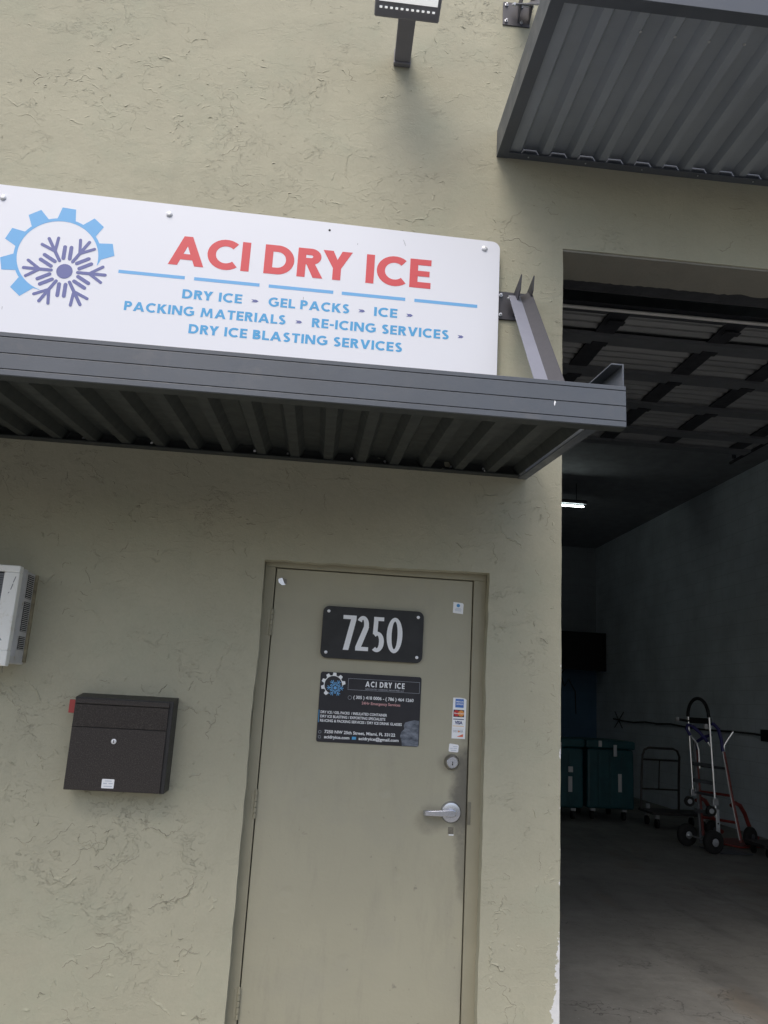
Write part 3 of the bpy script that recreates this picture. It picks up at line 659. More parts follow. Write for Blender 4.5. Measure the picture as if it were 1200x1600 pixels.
def logo(cx, cz, rad, fcx, fcz, frad, y, mg, mf, parent, hubgap):
    """gear ring open at lower right, with a twelve-armed snowflake over its lower right part"""
    g_ = MB(); ri = rad * .715; ro = rad * .765
    for k_ in range(7):
        am = 86 + (k_ - 2) * 36 - 0
        am = 14 + 36 * k_
        b0, b1 = R(am - 13.5), R(am + 13.5); t0, t1 = R(am - 7.0), R(am + 7.0)
        pts = [(cx + ri * 1.03 * cos(b0), cz + ri * 1.03 * sin(b0)), (cx + rad * cos(t0), cz + rad * sin(t0)), (cx + rad * cos(t1), cz + rad * sin(t1)), (cx + ri * 1.03 * cos(b1), cz + ri * 1.03 * sin(b1))]
        print_poly(g_, pts, y - .00012)
    N = 60
    for i in range(N):
        a0, a1 = R(-8 + 262 * i / N), R(-8 + 262 * (i + 1) / N)
        def tk(a):
            d = math.degrees(a); return min(1, (d + 8) / 14 + .15, (254 - d) / 30 + .05)
        p = lambda a, o_: (cx + (ri + (ro - ri) * (o_ * tk(a) if o_ else 0)) * cos(a), cz + (ri + (ro - ri) * (o_ * tk(a) if o_ else 0)) * sin(a))
        print_poly(g_, [p(a0, 0), p(a0, 1.2), p(a1, 1.2), p(a1, 0)], y)
    face_front(g_.build('gear_emblem', mg, parent))
    f_ = MB(); L = 0
    def bar(p0, p1, t_, lay):
        for q in stroke([p0, p1], t_): print_poly(f_, [tuple(v) for v in q], y - .0003 - lay * .0001)
        for p_, dd in ((p0, 0), (p1, 0)):
            print_poly(f_, arc(p_[0], p_[1], t_ / 2, t_ / 2, 0, 360 - 30, 11), y - .0003 - lay * .0001 - .00004)
    for k_ in range(6):
        a = R(90 + 60 * k_); u = Vector((cos(a), sin(a))); v = Vector((-u.y, u.x)); c = Vector((fcx, fcz))
        for s_ in (-1, 1):
            bar(tuple(c + u * frad * .34 + v * s_ * frad * .075), tuple(c + u * frad * .64 + v * s_ * frad * .075), frad * .092, 1)
        a = R(60 + 60 * k_); u = Vector((cos(a), sin(a)))
        bar(tuple(c + u * frad * .31), tuple(c + u * frad * .95), frad * .080, 2)
        for s_ in (-1, 1):
            b = a + s_ * R(35); ub = Vector((cos(b), sin(b)))
            bar(tuple(c + u * frad * .58), tuple(c + u * frad * .58 + ub * frad * .36), frad * .074, 3.0 + s_ * .8)
    print_poly(f_, arc(fcx, fcz, frad * .19, frad * .19, 0, 345, 23), y - .0007)
    for q in stroke(arc(fcx, fcz, frad * .30, frad * .30, 0, 360, 30), frad * (.10 if not hubgap else .01)):
        if not hubgap: print_poly(f_, [tuple(v) for v in q], y - .0007)
    face_front(f_.build('snowflake_emblem', mf, parent))
logo(.236 + .130 * .455, 1.678 - .185 * .303, .055, .236 + .150 * .455, 1.678 - .225 * .303, .038, Y, m_white, m_blue2, pc, True)
# picture of a rough block of dry ice in the lower right corner: faceted print
rk = MB(); x0, z0 = .236 + .835 * .455, 1.3765
pts = [(.0, .0), (.072, .0), (.072, .110), (.050, .112), (.028, .106), (.010, .100), (.004, .086), (.008, .072), (-.006, .058), (-.010, .040), (-.002, .018)]
print_poly(rk, [(x0 + a, z0 + b) for a, b in pts], Y)
def rock():
    t = NT('printed_ice_block'); n_ = t.noise(28, 8, .75, sq=(.7, 1, 1.6)); x, y, z = t.xyz()
    c = t.mix(t.ramp(n_, .35, .68), (.035, .045, .065), (.24, .27, .32)); return t.fin(c, .45)
face_front(rk.build('ice_block_print', rock(), pc))

# stickers on the door
cc = thing('card_sticker', 'tall white sticker of four payment card marks above the deadbolt', 'sticker', (.868, .07, 1.508))
plate([(.8375, 1.419), (.8985, 1.419), (.9005, 1.590), (.893, 1.595), (.872, 1.598), (.8395, 1.597)], .0692, .0698).build('sticker_paper', m_white, cc)
Yc = .0688
def rect(name, x0, x1, z0, z1, mat, y=Yc, par=cc):
    return face_front(print_poly(MB(), [(x0, z0), (x1, z0), (x1, z1), (x0, z1)], y).build(name, mat, par))
rect('blue_mark', .850, .888, 1.5545, 1.592, flat('card_blue', (.06, .18, .55), .4))
font_text('AMERICAN', .852, .886, 1.577, .0095, Yc - .0003, m_white, cc, bold=.02); font_text('EXPRESS', .855, .886, 1.566, .0095, Yc - .0003, m_white, cc, bold=.02)
rect('black_mark', .8425, .891, 1.513, 1.5445, flat('card_dark', (.03, .02, .03), .4))
for cx, col, nm, lay in ((.8565, (.55, .03, .03), 'red_disc', 1), (.8775, (.75, .30, .06), 'orange_disc', 2)):
    face_front(print_poly(MB(), arc(cx, 1.5288, .0135, .0135, 0, 345, 23), Yc - .0002 * lay).build(nm, flat(nm, col, .4), cc))
font_text('MasterCard', .846, .888, 1.5262, .0085, Yc - .0008, m_white, cc, bold=.02)
rect('navy_bar', .8425, .891, 1.5015, 1.5050, flat('card_navy', (.02, .03, .12), .4)); rect('amber_bar', .8415, .891, 1.4725, 1.4745, flat('card_amber', (.80, .45, .08), .4))
font_text('VISA', .850, .885, 1.482, .0195, Yc - .0003, flat('visa_navy', (.02, .04, .18), .4), cc, bold=.04)
font_text('DISCOVER', .8435, .8885, 1.4465, .0135, Yc - .0003, m_grey_print, cc, bold=.01)
rect('thin_rule', .8415, .891, 1.4605, 1.4612, m_grey_print); 
face_front(print_poly(MB(), [(.860, 1.4275), (.889, 1.4275), (.889, 1.440)], Yc).build('orange_wedge', flat('wedge', (.70, .16, .08), .4), cc))
face_front(print_poly(MB(), arc(.8695, 1.4505, .0038, .0038, 0, 345, 11), Yc - .0005).build('orange_dot', flat('wedge2', (.75, .28, .10), .4), cc))
s1 = thing('small_sticker', 'small white sticker with a blue disc in the upper right of the door', 'sticker', (.848, .07, 2.0))
plate([(.824, 1.979), (.871, 1.975), (.873, 2.020), (.868, 2.026), (.825, 2.029)], .0692, .0698).build('sticker_paper', m_white, s1)
face_front(print_poly(MB(), arc(.848, 2.0135, .0082, .0082, 0, 345, 19), Yc).build('blue_disc', flat('sticker_blue', (.05, .28, .60), .4), s1))
m_faint = flat('faint_print', (.5, .56, .64), .5)
for zz, a in ((1.999, .012), (1.9935, .016), (1.988, .014)): rect('faint_line', .848 - a, .848 + a, zz, zz + .0022, m_faint, Yc, s1)
s2 = thing('small_sticker', 'small curling white sticker between the card marks and the deadbolt', 'sticker', (.848, .07, 1.379))
plate([(.8265, 1.364), (.833, 1.361), (.866, 1.360), (.870, 1.364), (.8715, 1.388), (.868, 1.393), (.832, 1.397), (.8285, 1.394)], .0692, .0698).build('sticker_paper', m_white, s2)
for x_, zz, a in ((.856, 1.383, .010), (.838, 1.3755, .007), (.856, 1.3755, .008), (.848, 1.367, .013)): rect('faint_line', x_ - a, x_ + a, zz, zz + .0026, m_faint, Yc, s2)

# ------------------------------------------------------------------ big sign over the awning
sg = thing('wall_sign', 'long white company sign with red and blue lettering above the lower awning', 'sign', (-.3, -.04, 3.45))
sp = MB()
pts = rrect(-1.66, .978, 3.06, 3.87, .040, 8)
# the top edge bows: lowest at its right end
def bow(x, z): return z - (.033 * max(0, min(1, (x + 1.5) / 2.5))) * (1 if z > 3.7 else 0)
N = 60; top = [( -1.62 + (2.558) * i / N) for i in range(N + 1)]
poly = [(x, z) for x, z in rrect(-1.66, .978, 3.06, 3.84, .040, 8)]
out = []
for i, (x, z) in enumerate(poly):
    zz = z + (.046 * (1 - (x + 1.66) / 2.638) if z > 3.78 else 0)
    out.append((x, zz))
plate(out, -.0425, -.0390).build('sign_sheet', m_sign, sg)
YS = -.0430
text_strokes('ACI DRY ICE', -.637, .636, 3.546, .156, YS, m_red, sg, 'red_letter', t=.228, gap=.07, per='letter')
dsh = [(-.861, -.549), (-.505, -.193), (-.149, .163), (.204, .515), (.560, .872)]
for a, b in dsh:
    z_a, z_b = 3.4835 - (a + .86) * .004, 3.4835 - (b + .86) * .004
    face_front(print_poly(MB(), [(a, z_a - .0085), (b, z_b - .0085), (b, z_b + .0085), (a, z_a + .0085)], YS).build('blue_dash', m_blue2, sg))
def px2x(u, a, b, xa, xb): return xa + (u - a) / (b - a) * (xb - xa)
L1 = lambda u: px2x(u, 284, 644, -.551, .554); L2 = lambda u: px2x(u, 193, 701, -.812, .737); L3 = lambda u: px2x(u, 294, 628, -.502, .513)
CAP = .0475
for f_, z_, lst in ((L1, 3.375, (('DRY ICE', 284, 376), ('GEL PACKS', 417, 544), ('ICE', 583, 620))),
                    (L2, 3.287, (('PACKING MATERIALS', 193, 442), ('RE-ICING SERVICES', 483, 701))),
                    (L3, 3.199, (('DRY ICE BLASTING SERVICES', 294, 628),))):
    for txt, a, b in lst:
        text_strokes(txt, f_(a), f_(b), z_, CAP, YS, m_blue, sg, 'blue_word', t=.225, gap=.11)
for f_, z_, lst in ((L1, 3.375, ((390, 402), (558, 569), (634, 645))), (L2, 3.287, ((457, 468), (715, 725)))):
    for a, b in lst: text_strokes('»', f_(a), f_(b), z_ - .002, .052, YS, m_violet, sg, 'violet_arrow')
logo(-1.150, 3.530, .262, -1.108, 3.457, .198, YS, m_blue2, m_violet, sg, True)
for (x, z) in ((-1.446, 3.812), (-.659, 3.812), (.900, 3.796)):
    MB().lathe((x, -.0425, z), (0, -1, 0), [(0, .0150), (.004, .0148), (.0075, .011), (.009, .005)], 20).build('bolt', m_bolt, sg, smooth=True)
MB().lathe((.122, -.0425, 3.813), (0, -1, 0), [(0, .006), (.0012, .0055)], 14).build('hole', m_black, sg)
for (x0, z0, x1, z1) in ((.490, 3.800, .500, 3.778), (.497, 3.782, .503, 3.768), (.02, 3.40, .022, 3.44), (.265, 3.757, .264, 3.747), (-1.36, 3.235, -1.361, 3.25)):
    mb = MB()
    for q in stroke([(x0, z0), (x1, z1)], .0022): print_poly(mb, [tuple(p) for p in q], YS)
    face_front(mb.build('scratch', m_grey_print, sg))
for (x, z) in ((-1.0, 3.1), (.6, 3.1)): MB().box(x - .02, x + .02, -.039, .002, z, z + .6).build('batten', m_awn, sg)

# ------------------------------------------------------------------ awnings
def deck_profile(x0, x1, pitch=.1524, depth=.040, phase=0):
    """trapezoidal steel deck in section: list of (x, h)"""
    out = []; x = x0 - pitch + phase
    while x < x1 + pitch:
        out += [(x, 0), (x + .040, 0), (x + .062, depth), (x + pitch - .022, depth)]
        x += pitch
    out = [(min(max(a, x0), x1), h) for a, h in out]
    res = [out[0]]
    for p in out[1:]:
        if p[0] - res[-1][0] > 1e-5 or (p[1] != res[-1][1] and p[0] > res[-1][0] + 1e-6): res.append(p)
    return res
def deck(x0, x1, ya, za, yb, zb, mat, parent, phase=0, depth=.040):
    pr = deck_profile(x0, x1, phase=phase, depth=depth); n = len(pr); th = .0015; v = []; f = []
    for (yy, zz, o_) in ((ya, za, 0), (yb, zb, 0), (ya, za, th), (yb, zb, th)): v += [(x, yy, zz + h + o_) for x, h in pr]
    for i in range(n - 1): f += [(i, i + 1, n + i + 1, n + i), (2 * n + i, 3 * n + i, 3 * n + i + 1, 2 * n + i + 1), (i, 2 * n + i, 2 * n + i + 1, i + 1), (n + i, n + i + 1, 3 * n + i + 1, 3 * n + i)]
    return MB().add(v, f).build('corrugated_deck', mat, parent)

def strut(parent, p0, p1, wdt=.058, hgt=.060, th=.005):
    """angle section: broad pale face turned up and forward, darker leg along its right edge"""
    p0 = Vector(p0); p1 = Vector(p1); d = (p1 - p0).normalized(); sx = Vector((1, 0, 0)); nrm = sx.cross(d).normalized()
    if nrm.z < 0: nrm = -nrm
    def plate_(a, u, w_, n_, name, mat, par):
        q = []
        for p in (p0, p1): q += [p + a, p + a + u * w_, p + a + u * w_ + n_ * th, p + a + n_ * th]
        return MB().hexa(q).build(name, mat, par, bevel=.0012)
    o = plate_(-sx * wdt, sx, wdt - .0005, nrm, 'strut', m_strut_sheen, parent)
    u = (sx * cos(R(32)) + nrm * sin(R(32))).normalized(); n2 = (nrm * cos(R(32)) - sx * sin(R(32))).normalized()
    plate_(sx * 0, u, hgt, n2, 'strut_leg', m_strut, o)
    return o
def wall_bracket(parent, cx, cz, w_, h_):
    b = MB().box(cx - w_ / 2, cx + w_ / 2, -.012, -.002, cz - h_ / 2, cz + h_ / 2).build('bracket_plate', m_strut, parent, bevel=.0015)
    for sx_ in (-1, 1):
        for sz_ in (-1, 1):
            x, z = cx + sx_ * (w_ / 2 - .018) - (.03 if sx_ > 0 else 0), cz + sz_ * (h_ / 2 - .022)
            MB().lathe((x, -.012, z), (0, -1, 0), [(0, .0095), (.005, .0095), (.0055, .005), (.016, .0045)], 6).build('bolt', m_galv, b)
    # two ears either side of the strut, each running up into a sharp tip
    for x in (cx + .006, cx + .068):
        MB().prism([(x, -.012, cz - h_ * .36), (x, -.060, cz - h_ * .20), (x, -.150, cz + .02), (x, -.165, cz + h_ * .60), (x, -.012, cz + h_ * .40)], (.005, 0, 0)).build('ear', m_strut, b)
    MB().cyl((cx - .035, -.055, cz + .018), (cx + .085, -.055, cz + .018), .0055, 8).build('through_bolt', m_galv, b)
    MB().cyl((cx - .028, -.055, cz + .018), (cx - .018, -.055, cz + .018), .013, 6).build('nut', m_galv, b)
    return b

# lower awning (left one), running out of the frame to the left
XA, XB = -2.9, 1.141
aw = thing('door_awning', 'dark grey corrugated metal awning with banded fascia over the olive door', 'awning', (-.6, 0, 2.7))
SL = .084
zw = 2.626
# wall ledger channel (web on the wall, two flanges)
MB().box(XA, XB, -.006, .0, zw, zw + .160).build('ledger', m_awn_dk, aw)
MB().box(XA, XB - .006, -.050, -.006, zw, zw + .006).build('ledger_flange', m_awn_dk, aw, bevel=.001)
# side channel: web and flanges follow the fall of the deck
def side_ch(parent, xo, sgn, z0, sl, yf, hgt, fl_=.042):
    zf = z0 + sl * yf
    def bar(xa, xb, za, zb):
        MBx.hexa([(xa, yf, zf + za), (xb, yf, zf + za), (xb, -.002, z0 + za), (xa, -.002, z0 + za), (xa, yf, zf + zb), (xb, yf, zf + zb), (xb, -.002, z0 + zb), (xa, -.002, z0 + zb)])
    MBx = MB(); xa, xb = sorted((xo, xo - sgn * .005)); bar(xa, xb, 0, hgt); web = MBx.build('side_channel', m_awn, parent, bevel=.0008)
    MBx = MB(); xa, xb = sorted((xo - sgn * .005, xo - sgn * fl_)); bar(xa, xb, 0, .005); bar(xa, xb, hgt - .005, hgt); MBx.build('side_flange', m_awn, web, bevel=.0008)
    return web
side_ch(aw, XB, 1, zw - .002, SL, -1.225, .164)
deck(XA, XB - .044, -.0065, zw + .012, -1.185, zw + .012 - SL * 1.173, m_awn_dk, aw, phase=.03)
# fascia of stacked strips with dark joints
zf0, zf1 = 2.462, 2.601
fz = [zf0, 2.4815, 2.5325, 2.5855, zf1]
for i in range(4):
    a, b = fz[i] + (.0011 if i else 0), fz[i + 1] - (.0011 if i < 3 else 0)
    MB().box(XA, XB, -1.240, -1.230, a, b).build('fascia_strip', m_awn, aw, bevel=.0012)
MB().box(XA, XB - .001, -1.2298, -1.2255, zf0 + .006, zf1 - .004).build('fascia_back', m_groove, aw)
MB().box(XA, XB, -1.230, -1.188, zf0, zf0 + .005).build('fascia_return', m_awn_dk, aw)
MB().box(XA, XB, -1.192, -1.188, zf0 + .005, zf0 + .05).build('fascia_lip', m_awn_dk, aw)
MB().prism([(.905, -1.2412, 2.512), (.909, -1.2412, 2.527), (.905, -1.2412, 2.531), (.9025, -1.2412, 2.520)], (0, .0008, 0)).build('paint_fleck', m_white, aw)
# self-drilling screws along the ledger
x = -1.36; k = 0
while x < 1.1:
    if k % 3 != 1:
        p = Vector((x + random.uniform(-.01, .01), -.030, zw + .026)); d = Vector((random.uniform(-.6, .6), -.3, random.uniform(-.6, -.1))).normalized()
        MB().cyl(p, p + d * random.choice((.012, .030, .008)), .0028, 6).cyl(p, p + d * .004, .006, 6).build('screw', m_galv, aw)
    x += .1524; k += 1
wall_bracket(aw, 1.052, 3.512, .150, .150)
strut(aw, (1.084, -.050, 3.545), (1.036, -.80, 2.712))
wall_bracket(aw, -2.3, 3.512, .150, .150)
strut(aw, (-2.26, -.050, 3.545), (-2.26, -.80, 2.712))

# upper awning over the loading opening, level
XC, XD = .956, 5.2
ua = thing('loading_awning', 'large dark corrugated metal awning above the loading opening, seen from below', 'awning', (3.0, 0, 4.4))
MB().box(XC, XD, -.006, .0, 4.361, 4.521).build('ledger', m_awn, ua)
MB().box(XC + .006, XD, -.046, -.006, 4.361, 4.367).build('ledger_flange', m_awn, ua, bevel=.001)
side_ch(ua, XC, -1, 4.359, 0, -1.020, .160, fl_=.058)
deck(XC + .06, XD, -.010, 4.380, -.99, 4.380, m_deck_glare, ua, phase=.02)
MB().box(XC, XD, -1.034, -1.024, 4.355, 4.520).build('fascia', m_awn, ua, bevel=.0015)
MB().box(XC + .001, XD, -1.0235, -.975, 4.357, 4.362).build('fascia_return', m_awn, ua)
for i in range(16):
    x = 1.38 + i * .1524
    MB().lathe((x, -.86 + .004 * (i % 3), 4.380), (0, 0, -1), [(0, .006), (.004, .006), (.005, .003)], 8).build('screw', m_galv, ua)
for i in range(11):
    MB().lathe((1.12 + i * .1524 * 2, -.028, 4.361), (0, 0, -1), [(0, .004), (.003, .004)], 6).build('screw', m_galv, ua)
wall_bracket(ua, 1.045, 5.262, .150, .150)
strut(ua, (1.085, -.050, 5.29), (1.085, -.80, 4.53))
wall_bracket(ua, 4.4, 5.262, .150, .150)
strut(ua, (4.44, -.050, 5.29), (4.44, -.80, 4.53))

# ------------------------------------------------------------------ floodlight on its arm
fl_ = thing('floodlight', 'grey floodlight with white lens on a short wall arm above the sign', 'lamp', (.44, 0, 4.9))
m_house = paint('floodlight_housing', (.20, .20, .225), .45, .2, var=.05)
MB().box(.388, .478, -.03, -.002, 4.845, 4.935).build('wall_box', m_house, fl_, bevel=.004)
MB().hexa([(.390, -.030, 4.855), (.476, -.030, 4.855), (.476, -.030, 4.905), (.390, -.030, 4.905), (.386, -.36, 4.945), (.474, -.36, 4.945), (.474, -.33, 4.995), (.386, -.33, 4.995)]).build('arm', m_house, fl_, bevel=.004)
hb = MB().hexa([(.262, -.30, 4.850), (.585, -.30, 4.850), (.585, -.25, 4.96), (.262, -.25, 4.96), (.262, -.62, 4.985), (.585, -.62, 4.985), (.585, -.55, 5.10), (.262, -.55, 5.10)]).build('lamp_housing', m_house, fl_, bevel=.010, seg=3)
MB().hexa([(.280, -.372, 4.8765), (.567, -.372, 4.8765), (.567, -.368, 4.90), (.280, -.368, 4.90), (.280, -.604, 4.975), (.567, -.604, 4.975), (.567, -.60, 5.0), (.280, -.60, 5.0)]).build('lens', m_lens, hb)
for i in range(11):
    x = .285 + i * .026
    MB().box(x, x + .013, -.352, -.344, 4.863, 4.868).build('vent_slot', m_lens, hb)

# ------------------------------------------------------------------ window air conditioner at the left edge
ac = thing('air_conditioner', 'weathered white window air conditioner at the left edge with dark side louvres', 'air conditioner', (-1.3, 0, 1.83))
MB().box(-1.62, -1.034, -.164, .10, 1.630, 2.018).build('casing', m_ac_g, ac, bevel=.006)
fx = MB()
z0, z1, xa, xb = 1.618, 2.026, -1.63, -1.032
fx.box(xa, xb, -.205, -.165, z1 - .028, z1).box(xa, xb, -.205, -.165, z0, z0 + .062).box(xb - .062, xb, -.2049, -.165, z0 + .062, z1 - .028).box(xa, xa + .062, -.2049, -.128, z0 + .062, z1 - .028)
fx.build('front_bezel', m_ac_w, ac, bevel=.004)
MB().box(xa + .062, xb - .062, -.172, -.1645, z0 + .062, z1 - .028).build('grille_back', m_black, ac)
nz_ = 32
for i in range(nz_):
    z = z0 + .066 + i * (z1 - z0 - .098) / nz_
    MB().box(xa + .063, xb - .063, -.198, -.174, z, z + .0068).build('grille_slat', m_ac_s, ac)
MB().lathe((-1.064, -.205, 1.648), (0, -1, 0), [(0, .0065), (.002, .006)], 12).build('screw', m_ac_s, ac)
for (za, zb) in ((1.905, 2.005), (1.765, 1.890), (1.690, 1.745)):
    pn = MB().box(-1.0342, -1.0320, -.098, -.028, za, zb).build('louvre_recess', m_black, ac)
    nn = int((zb - za) / .0078)
    for i in range(nn):
        z = za + (i + .2) * (zb - za) / nn
        MB().box(-1.0319, -1.0300, -.097, -.029, z, z + .0026).build('louvre', m_ac_g, pn)
for yy in (-.155, -.143, -.131, -.119): MB().box(-1.0339, -1.0312, yy, yy + .003, 1.66, 2.02).build('rib', m_ac_g, ac)
MB().tube([(-1.06, -.15, 1.622), (-1.062, -.15, 1.605), (-1.058, -.152, 1.592)], .0012, 5).build('wire', m_ac_s, ac)
for (x0, z0_, x1_, z1_) in ((-1.045, 1.98, -1.052, 1.955), (-1.052, 1.95, -1.058, 1.925), (-1.062, 1.915, -1.066, 1.91), (-1.068, 1.72, -1.068, 1.728), (-1.068, 1.72, -1.062, 1.720)):
    mb = MB()
    for q in stroke([(x0, z0_), (x1_, z1_)], .003): print_poly(mb, [tuple(p) for p in q], -.2054)
    face_front(mb.build('crack_mark', m_ac_s, ac))
# gasket around the unit on the wall
MB().box(-1.0335, -1.022, -.016, -.002, 1.64, 2.014).build('wall_seal', paint('dirty_caulk', (.26, .23, .15), .8, var=.3, nscale=40), ac)

# ------------------------------------------------------------------ letter box
mbx = thing('mailbox', 'dark speckled metal letter box on the stucco left of the door', 'mailbox', (-.575, 0, 1.33))
x0, x1, zb_, zt_ = -.768, -.364, 1.147, 1.529
MB().hexa([(x0, -.100, zb_), (x1 - .004, -.100, zb_), (x1, -.002, zb_ + .004), (x0, -.002, zb_ + .004), (x0, -.100, zt_ - .016), (x1 - .004, -.100, zt_ - .016), (x1, -.002, zt_), (x0, -.002, zt_)]).build('box_body', m_mail_side, mbx, bevel=.002)
MB().box(x0 + .004, x1 - .020, -.1085, -.1003, zb_ + .002, 1.3925).build('lower_door', m_mail, mbx, bevel=.0015)
MB().hexa([(x0 + .004, -.106, 1.3955), (x1 - .020, -.106, 1.3955), (x1 - .020, -.1003, 1.3955), (x0 + .004, -.1003, 1.3955), (x0 + .004, -.1105, 1.484), (x1 - .020, -.1105, 1.484), (x1 - .020, -.1003, 1.484), (x0 + .004, -.1003, 1.484)]).build('mail_flap', m_mail, mbx, bevel=.0015)
MB().box(x0 + .004, x1 - .018, -.1125, -.1003, 1.4865, 1.507).build('flap_roll', m_mail, mbx, bevel=.003)
lk = MB().lathe((-.590, -.1085, 1.343), (0, -1, 0), [(0, .0105), (.003, .0105), (.004, .009)], 20).build('lock', m_bolt, mbx, smooth=True)
MB().box(-.5915, -.5885, -.1131, -.1122, 1.337, 1.349).build('keyhole', m_black, lk)
lb = MB().prism([(x, -.1094, z) for x, z in rrect(-.617, -.568, 1.160, 1.196, .003, 3)], (0, .0008, 0)).build('white_label', m_white, mbx)
for a, b, z in ((-.605, -.578, 1.187), (-.611, -.596, 1.1775), (-.590, -.573, 1.1775), (-.608, -.575, 1.1665)):
    face_front(print_poly(MB(), [(a, z), (b, z), (b, z + .003), (a, z + .003)], -.1097).build('faint_line', m_faint, lb))
MB().box(-.7990, -.7685, -.070, -.040, 1.446, 1.500).build('flag', m_flag, mbx, bevel=.002)
MB().cyl((-.7685, -.03, 1.474), (-.790, -.03, 1.474), .006, 10).build('flag_pivot', m_black, mbx)

# ------------------------------------------------------------------ overhead door, rolled up inside
od = thing('overhead_door', 'rolled up sectional overhead door hanging level under the ceiling of the opening', 'overhead door', (3.0, 2.8, 4.35))
ZD = 4.35; ya = 1.45; OX0, OX1 = 1.42, 4.62
edges = [1.45, 1.80, 2.41, 3.045, 3.69, 4.10, 4.27]
stx = (1.52, 2.19, 3.06, 3.70, 4.45)
for i in range(5):
    a, b = edges[i], edges[i + 1]
    # ribbed pan: corrugation lines run across the door
    pr = []; yy = a + .004; st = .052
    hs = (0, .010, .010, .0)
    k = 0
    while yy < b - .004:
        pr.append((yy, (0, .020, .020, 0)[k % 4])); yy += (.045, .012, .030, .012)[k % 4]; k += 1
    pr.append((b - .004, pr[-1][1]))
    n = len(pr); v = [(OX0, y_, ZD + h) for y_, h in pr] + [(OX1, y_, ZD + h) for y_, h in pr]
    v += [(OX0, y_, ZD + .045) for y_, h in pr] + [(OX1, y_, ZD + .045) for y_, h in pr]
    f = [(j, j + 1, n + j + 1, n + j) for j in range(n - 1)] + [(2 * n + j, 3 * n + j, 3 * n + j + 1, 2 * n + j + 1) for j in range(n - 1)]
    f += [(j, 2 * n + j, 2 * n + j + 1, j + 1) for j in range(n - 1)] + [(n + j, n + j + 1, 3 * n + j + 1, 3 * n + j) for j in range(n - 1)]
    sec_ = MB().add(v, f).build('door_section', m_ohd, od)
    # reinforcing strut at the joint
    w_ = .15 if i < 4 else .13
    MB().box(OX0, OX1, b - .004, b + w_, ZD - .030, ZD - .001).build('strut', m_strutrail, sec_, bevel=.003)
    MB().box(OX0, OX1, b - .009, b - .0045, ZD - .034, ZD - .004).build('strut_lip', m_strutrail, sec_)
    for j, x in enumerate(stx):
        ww = .075
        MB().box(x - ww, x + ww, a + (.15 if i else 0) + .001, b - .010, ZD - .012, ZD - .001).build('stile', m_ohd_dk, sec_)
        if i < 4: MB().box(x - .05, x + .07, a + .10, a + .16, ZD - .038, ZD - .031).build('door_hinge', m_ohd_dk, sec_)
MB().tube([(OX0, ya - .02, ZD - .015), (OX1, ya - .02, ZD - .012)], .013, 10).build('bottom_seal', m_seal, od, smooth=True)
MB().box(OX0, OX1, ya - .010, ya + .06, ZD - .008, ZD + .04).build('bottom_rail', m_ohd_st, od)
MB().box(1.425, 1.60, 1.52, 1.60, ZD - .018, ZD - .0165).build('white_label', m_tag, od)
for j in range(4): MB().box(1.53 + j * .017, 1.536 + j * .017, 1.53, 1.59, ZD - .0195, ZD - .0185).build('label_bar', m_black, od)
for x in (OX0 - .06, OX1 + .02):
    MB().tube([(x + .02, .30, .02), (x + .02, .30, 3.6), (x + .02, .36, 3.95), (x + .02, .55, 4.22), (x + .02, .85, 4.33), (x + .02, 1.2, 4.35), (x + .02, 4.6, 4.35)], .018, 6).build('track', m_ohd_dk, od)
for x in (OX0 - .04, OX1 + .04):
    for y_ in (2.5, 4.5): MB().box(x - .015, x + .015, y_, y_ + .03, 4.38, 5.3).build('hanger', m_ohd_dk, od)

# ------------------------------------------------------------------ lamp deep inside
fz_ = thing('fluorescent_light', 'lit fluorescent tube hanging in the dark behind the opening edge', 'lamp', (3.9, 9.1, 4.92))
MB().box(3.2, 4.56, 9.06, 9.20, 4.94, 5.00).build('fixture', m_ohd_st, fz_)
MB().cyl((3.25, 9.12, 4.905), (4.52, 9.12, 4.905), .013, 10).build('tube', m_tube, fz_)
for x in (3.4, 4.4): MB().cyl((x, 9.13, 5.0), (x, 9.13, 5.3), .006, 6).build('hanger', m_ohd_dk, fz_)

# ------------------------------------------------------------------ television, cable
tv = thing('television', 'wide black television mounted high on the far blue wall', 'television', (5.9, 14.0, 2.8))
tvc = MB().box(5.15, 6.55, 13.62, 13.70, 2.44, 3.26).build('case', m_tvcase, tv, bevel=.006)
MB().box(5.17, 6.53, 13.612, 13.6195, 2.46, 3.245).build('screen', m_tv, tv)
MB().box(5.75, 5.95, 13.70, 14.398, 2.75, 2.95).build('wall_mount', m_tvcase, tv)
tag(MB().tube([(5.75, 13.8, 2.5), (5.7, 14.2, 2.35), (5.85, 14.35, 2.1), (5.95, 14.37, 2.25), (6.1, 14.37, 2.0), (6.12, 14.37, 1.5)], .012, 6).build('power_cord', m_cable), 'thin dark cord looping down the blue wall below the television', 'cord')
pts = [(6.575, 13.3 - i * .55, 1.455 - .05 * (i / 10) ** 1.2 - .035 * sin(i * .9) * (1 if i % 3 else .4) - (.03 if 3 < i < 8 else 0)) for i in range(11)] + [(6.575, 7.45, 1.37), (6.575, 7.1, 1.36), (6.575, 6.0, 1.36)]
cbl = thing('wall_cable', 'thick black cable sagging along the block wall behind the hand trucks', 'cable', (6.58, 10, 1.4))
MB().tube(pts, .014, 8).build('cable', m_cable, cbl, smooth=True)
MB().box(6.53, 6.598, 7.36, 7.56, 1.30, 1.46).build('junction_box', m_cable, cbl, bevel=.006)
MB().tube([(6.58, 12.75, 1.60), (6.58, 13.25, 1.28)], .009, 5).build('brace', m_dkframe, cbl); MB().tube([(6.57, 12.80, 1.28), (6.57, 13.20, 1.60)], .009, 5).build('brace', m_dkframe, cbl)

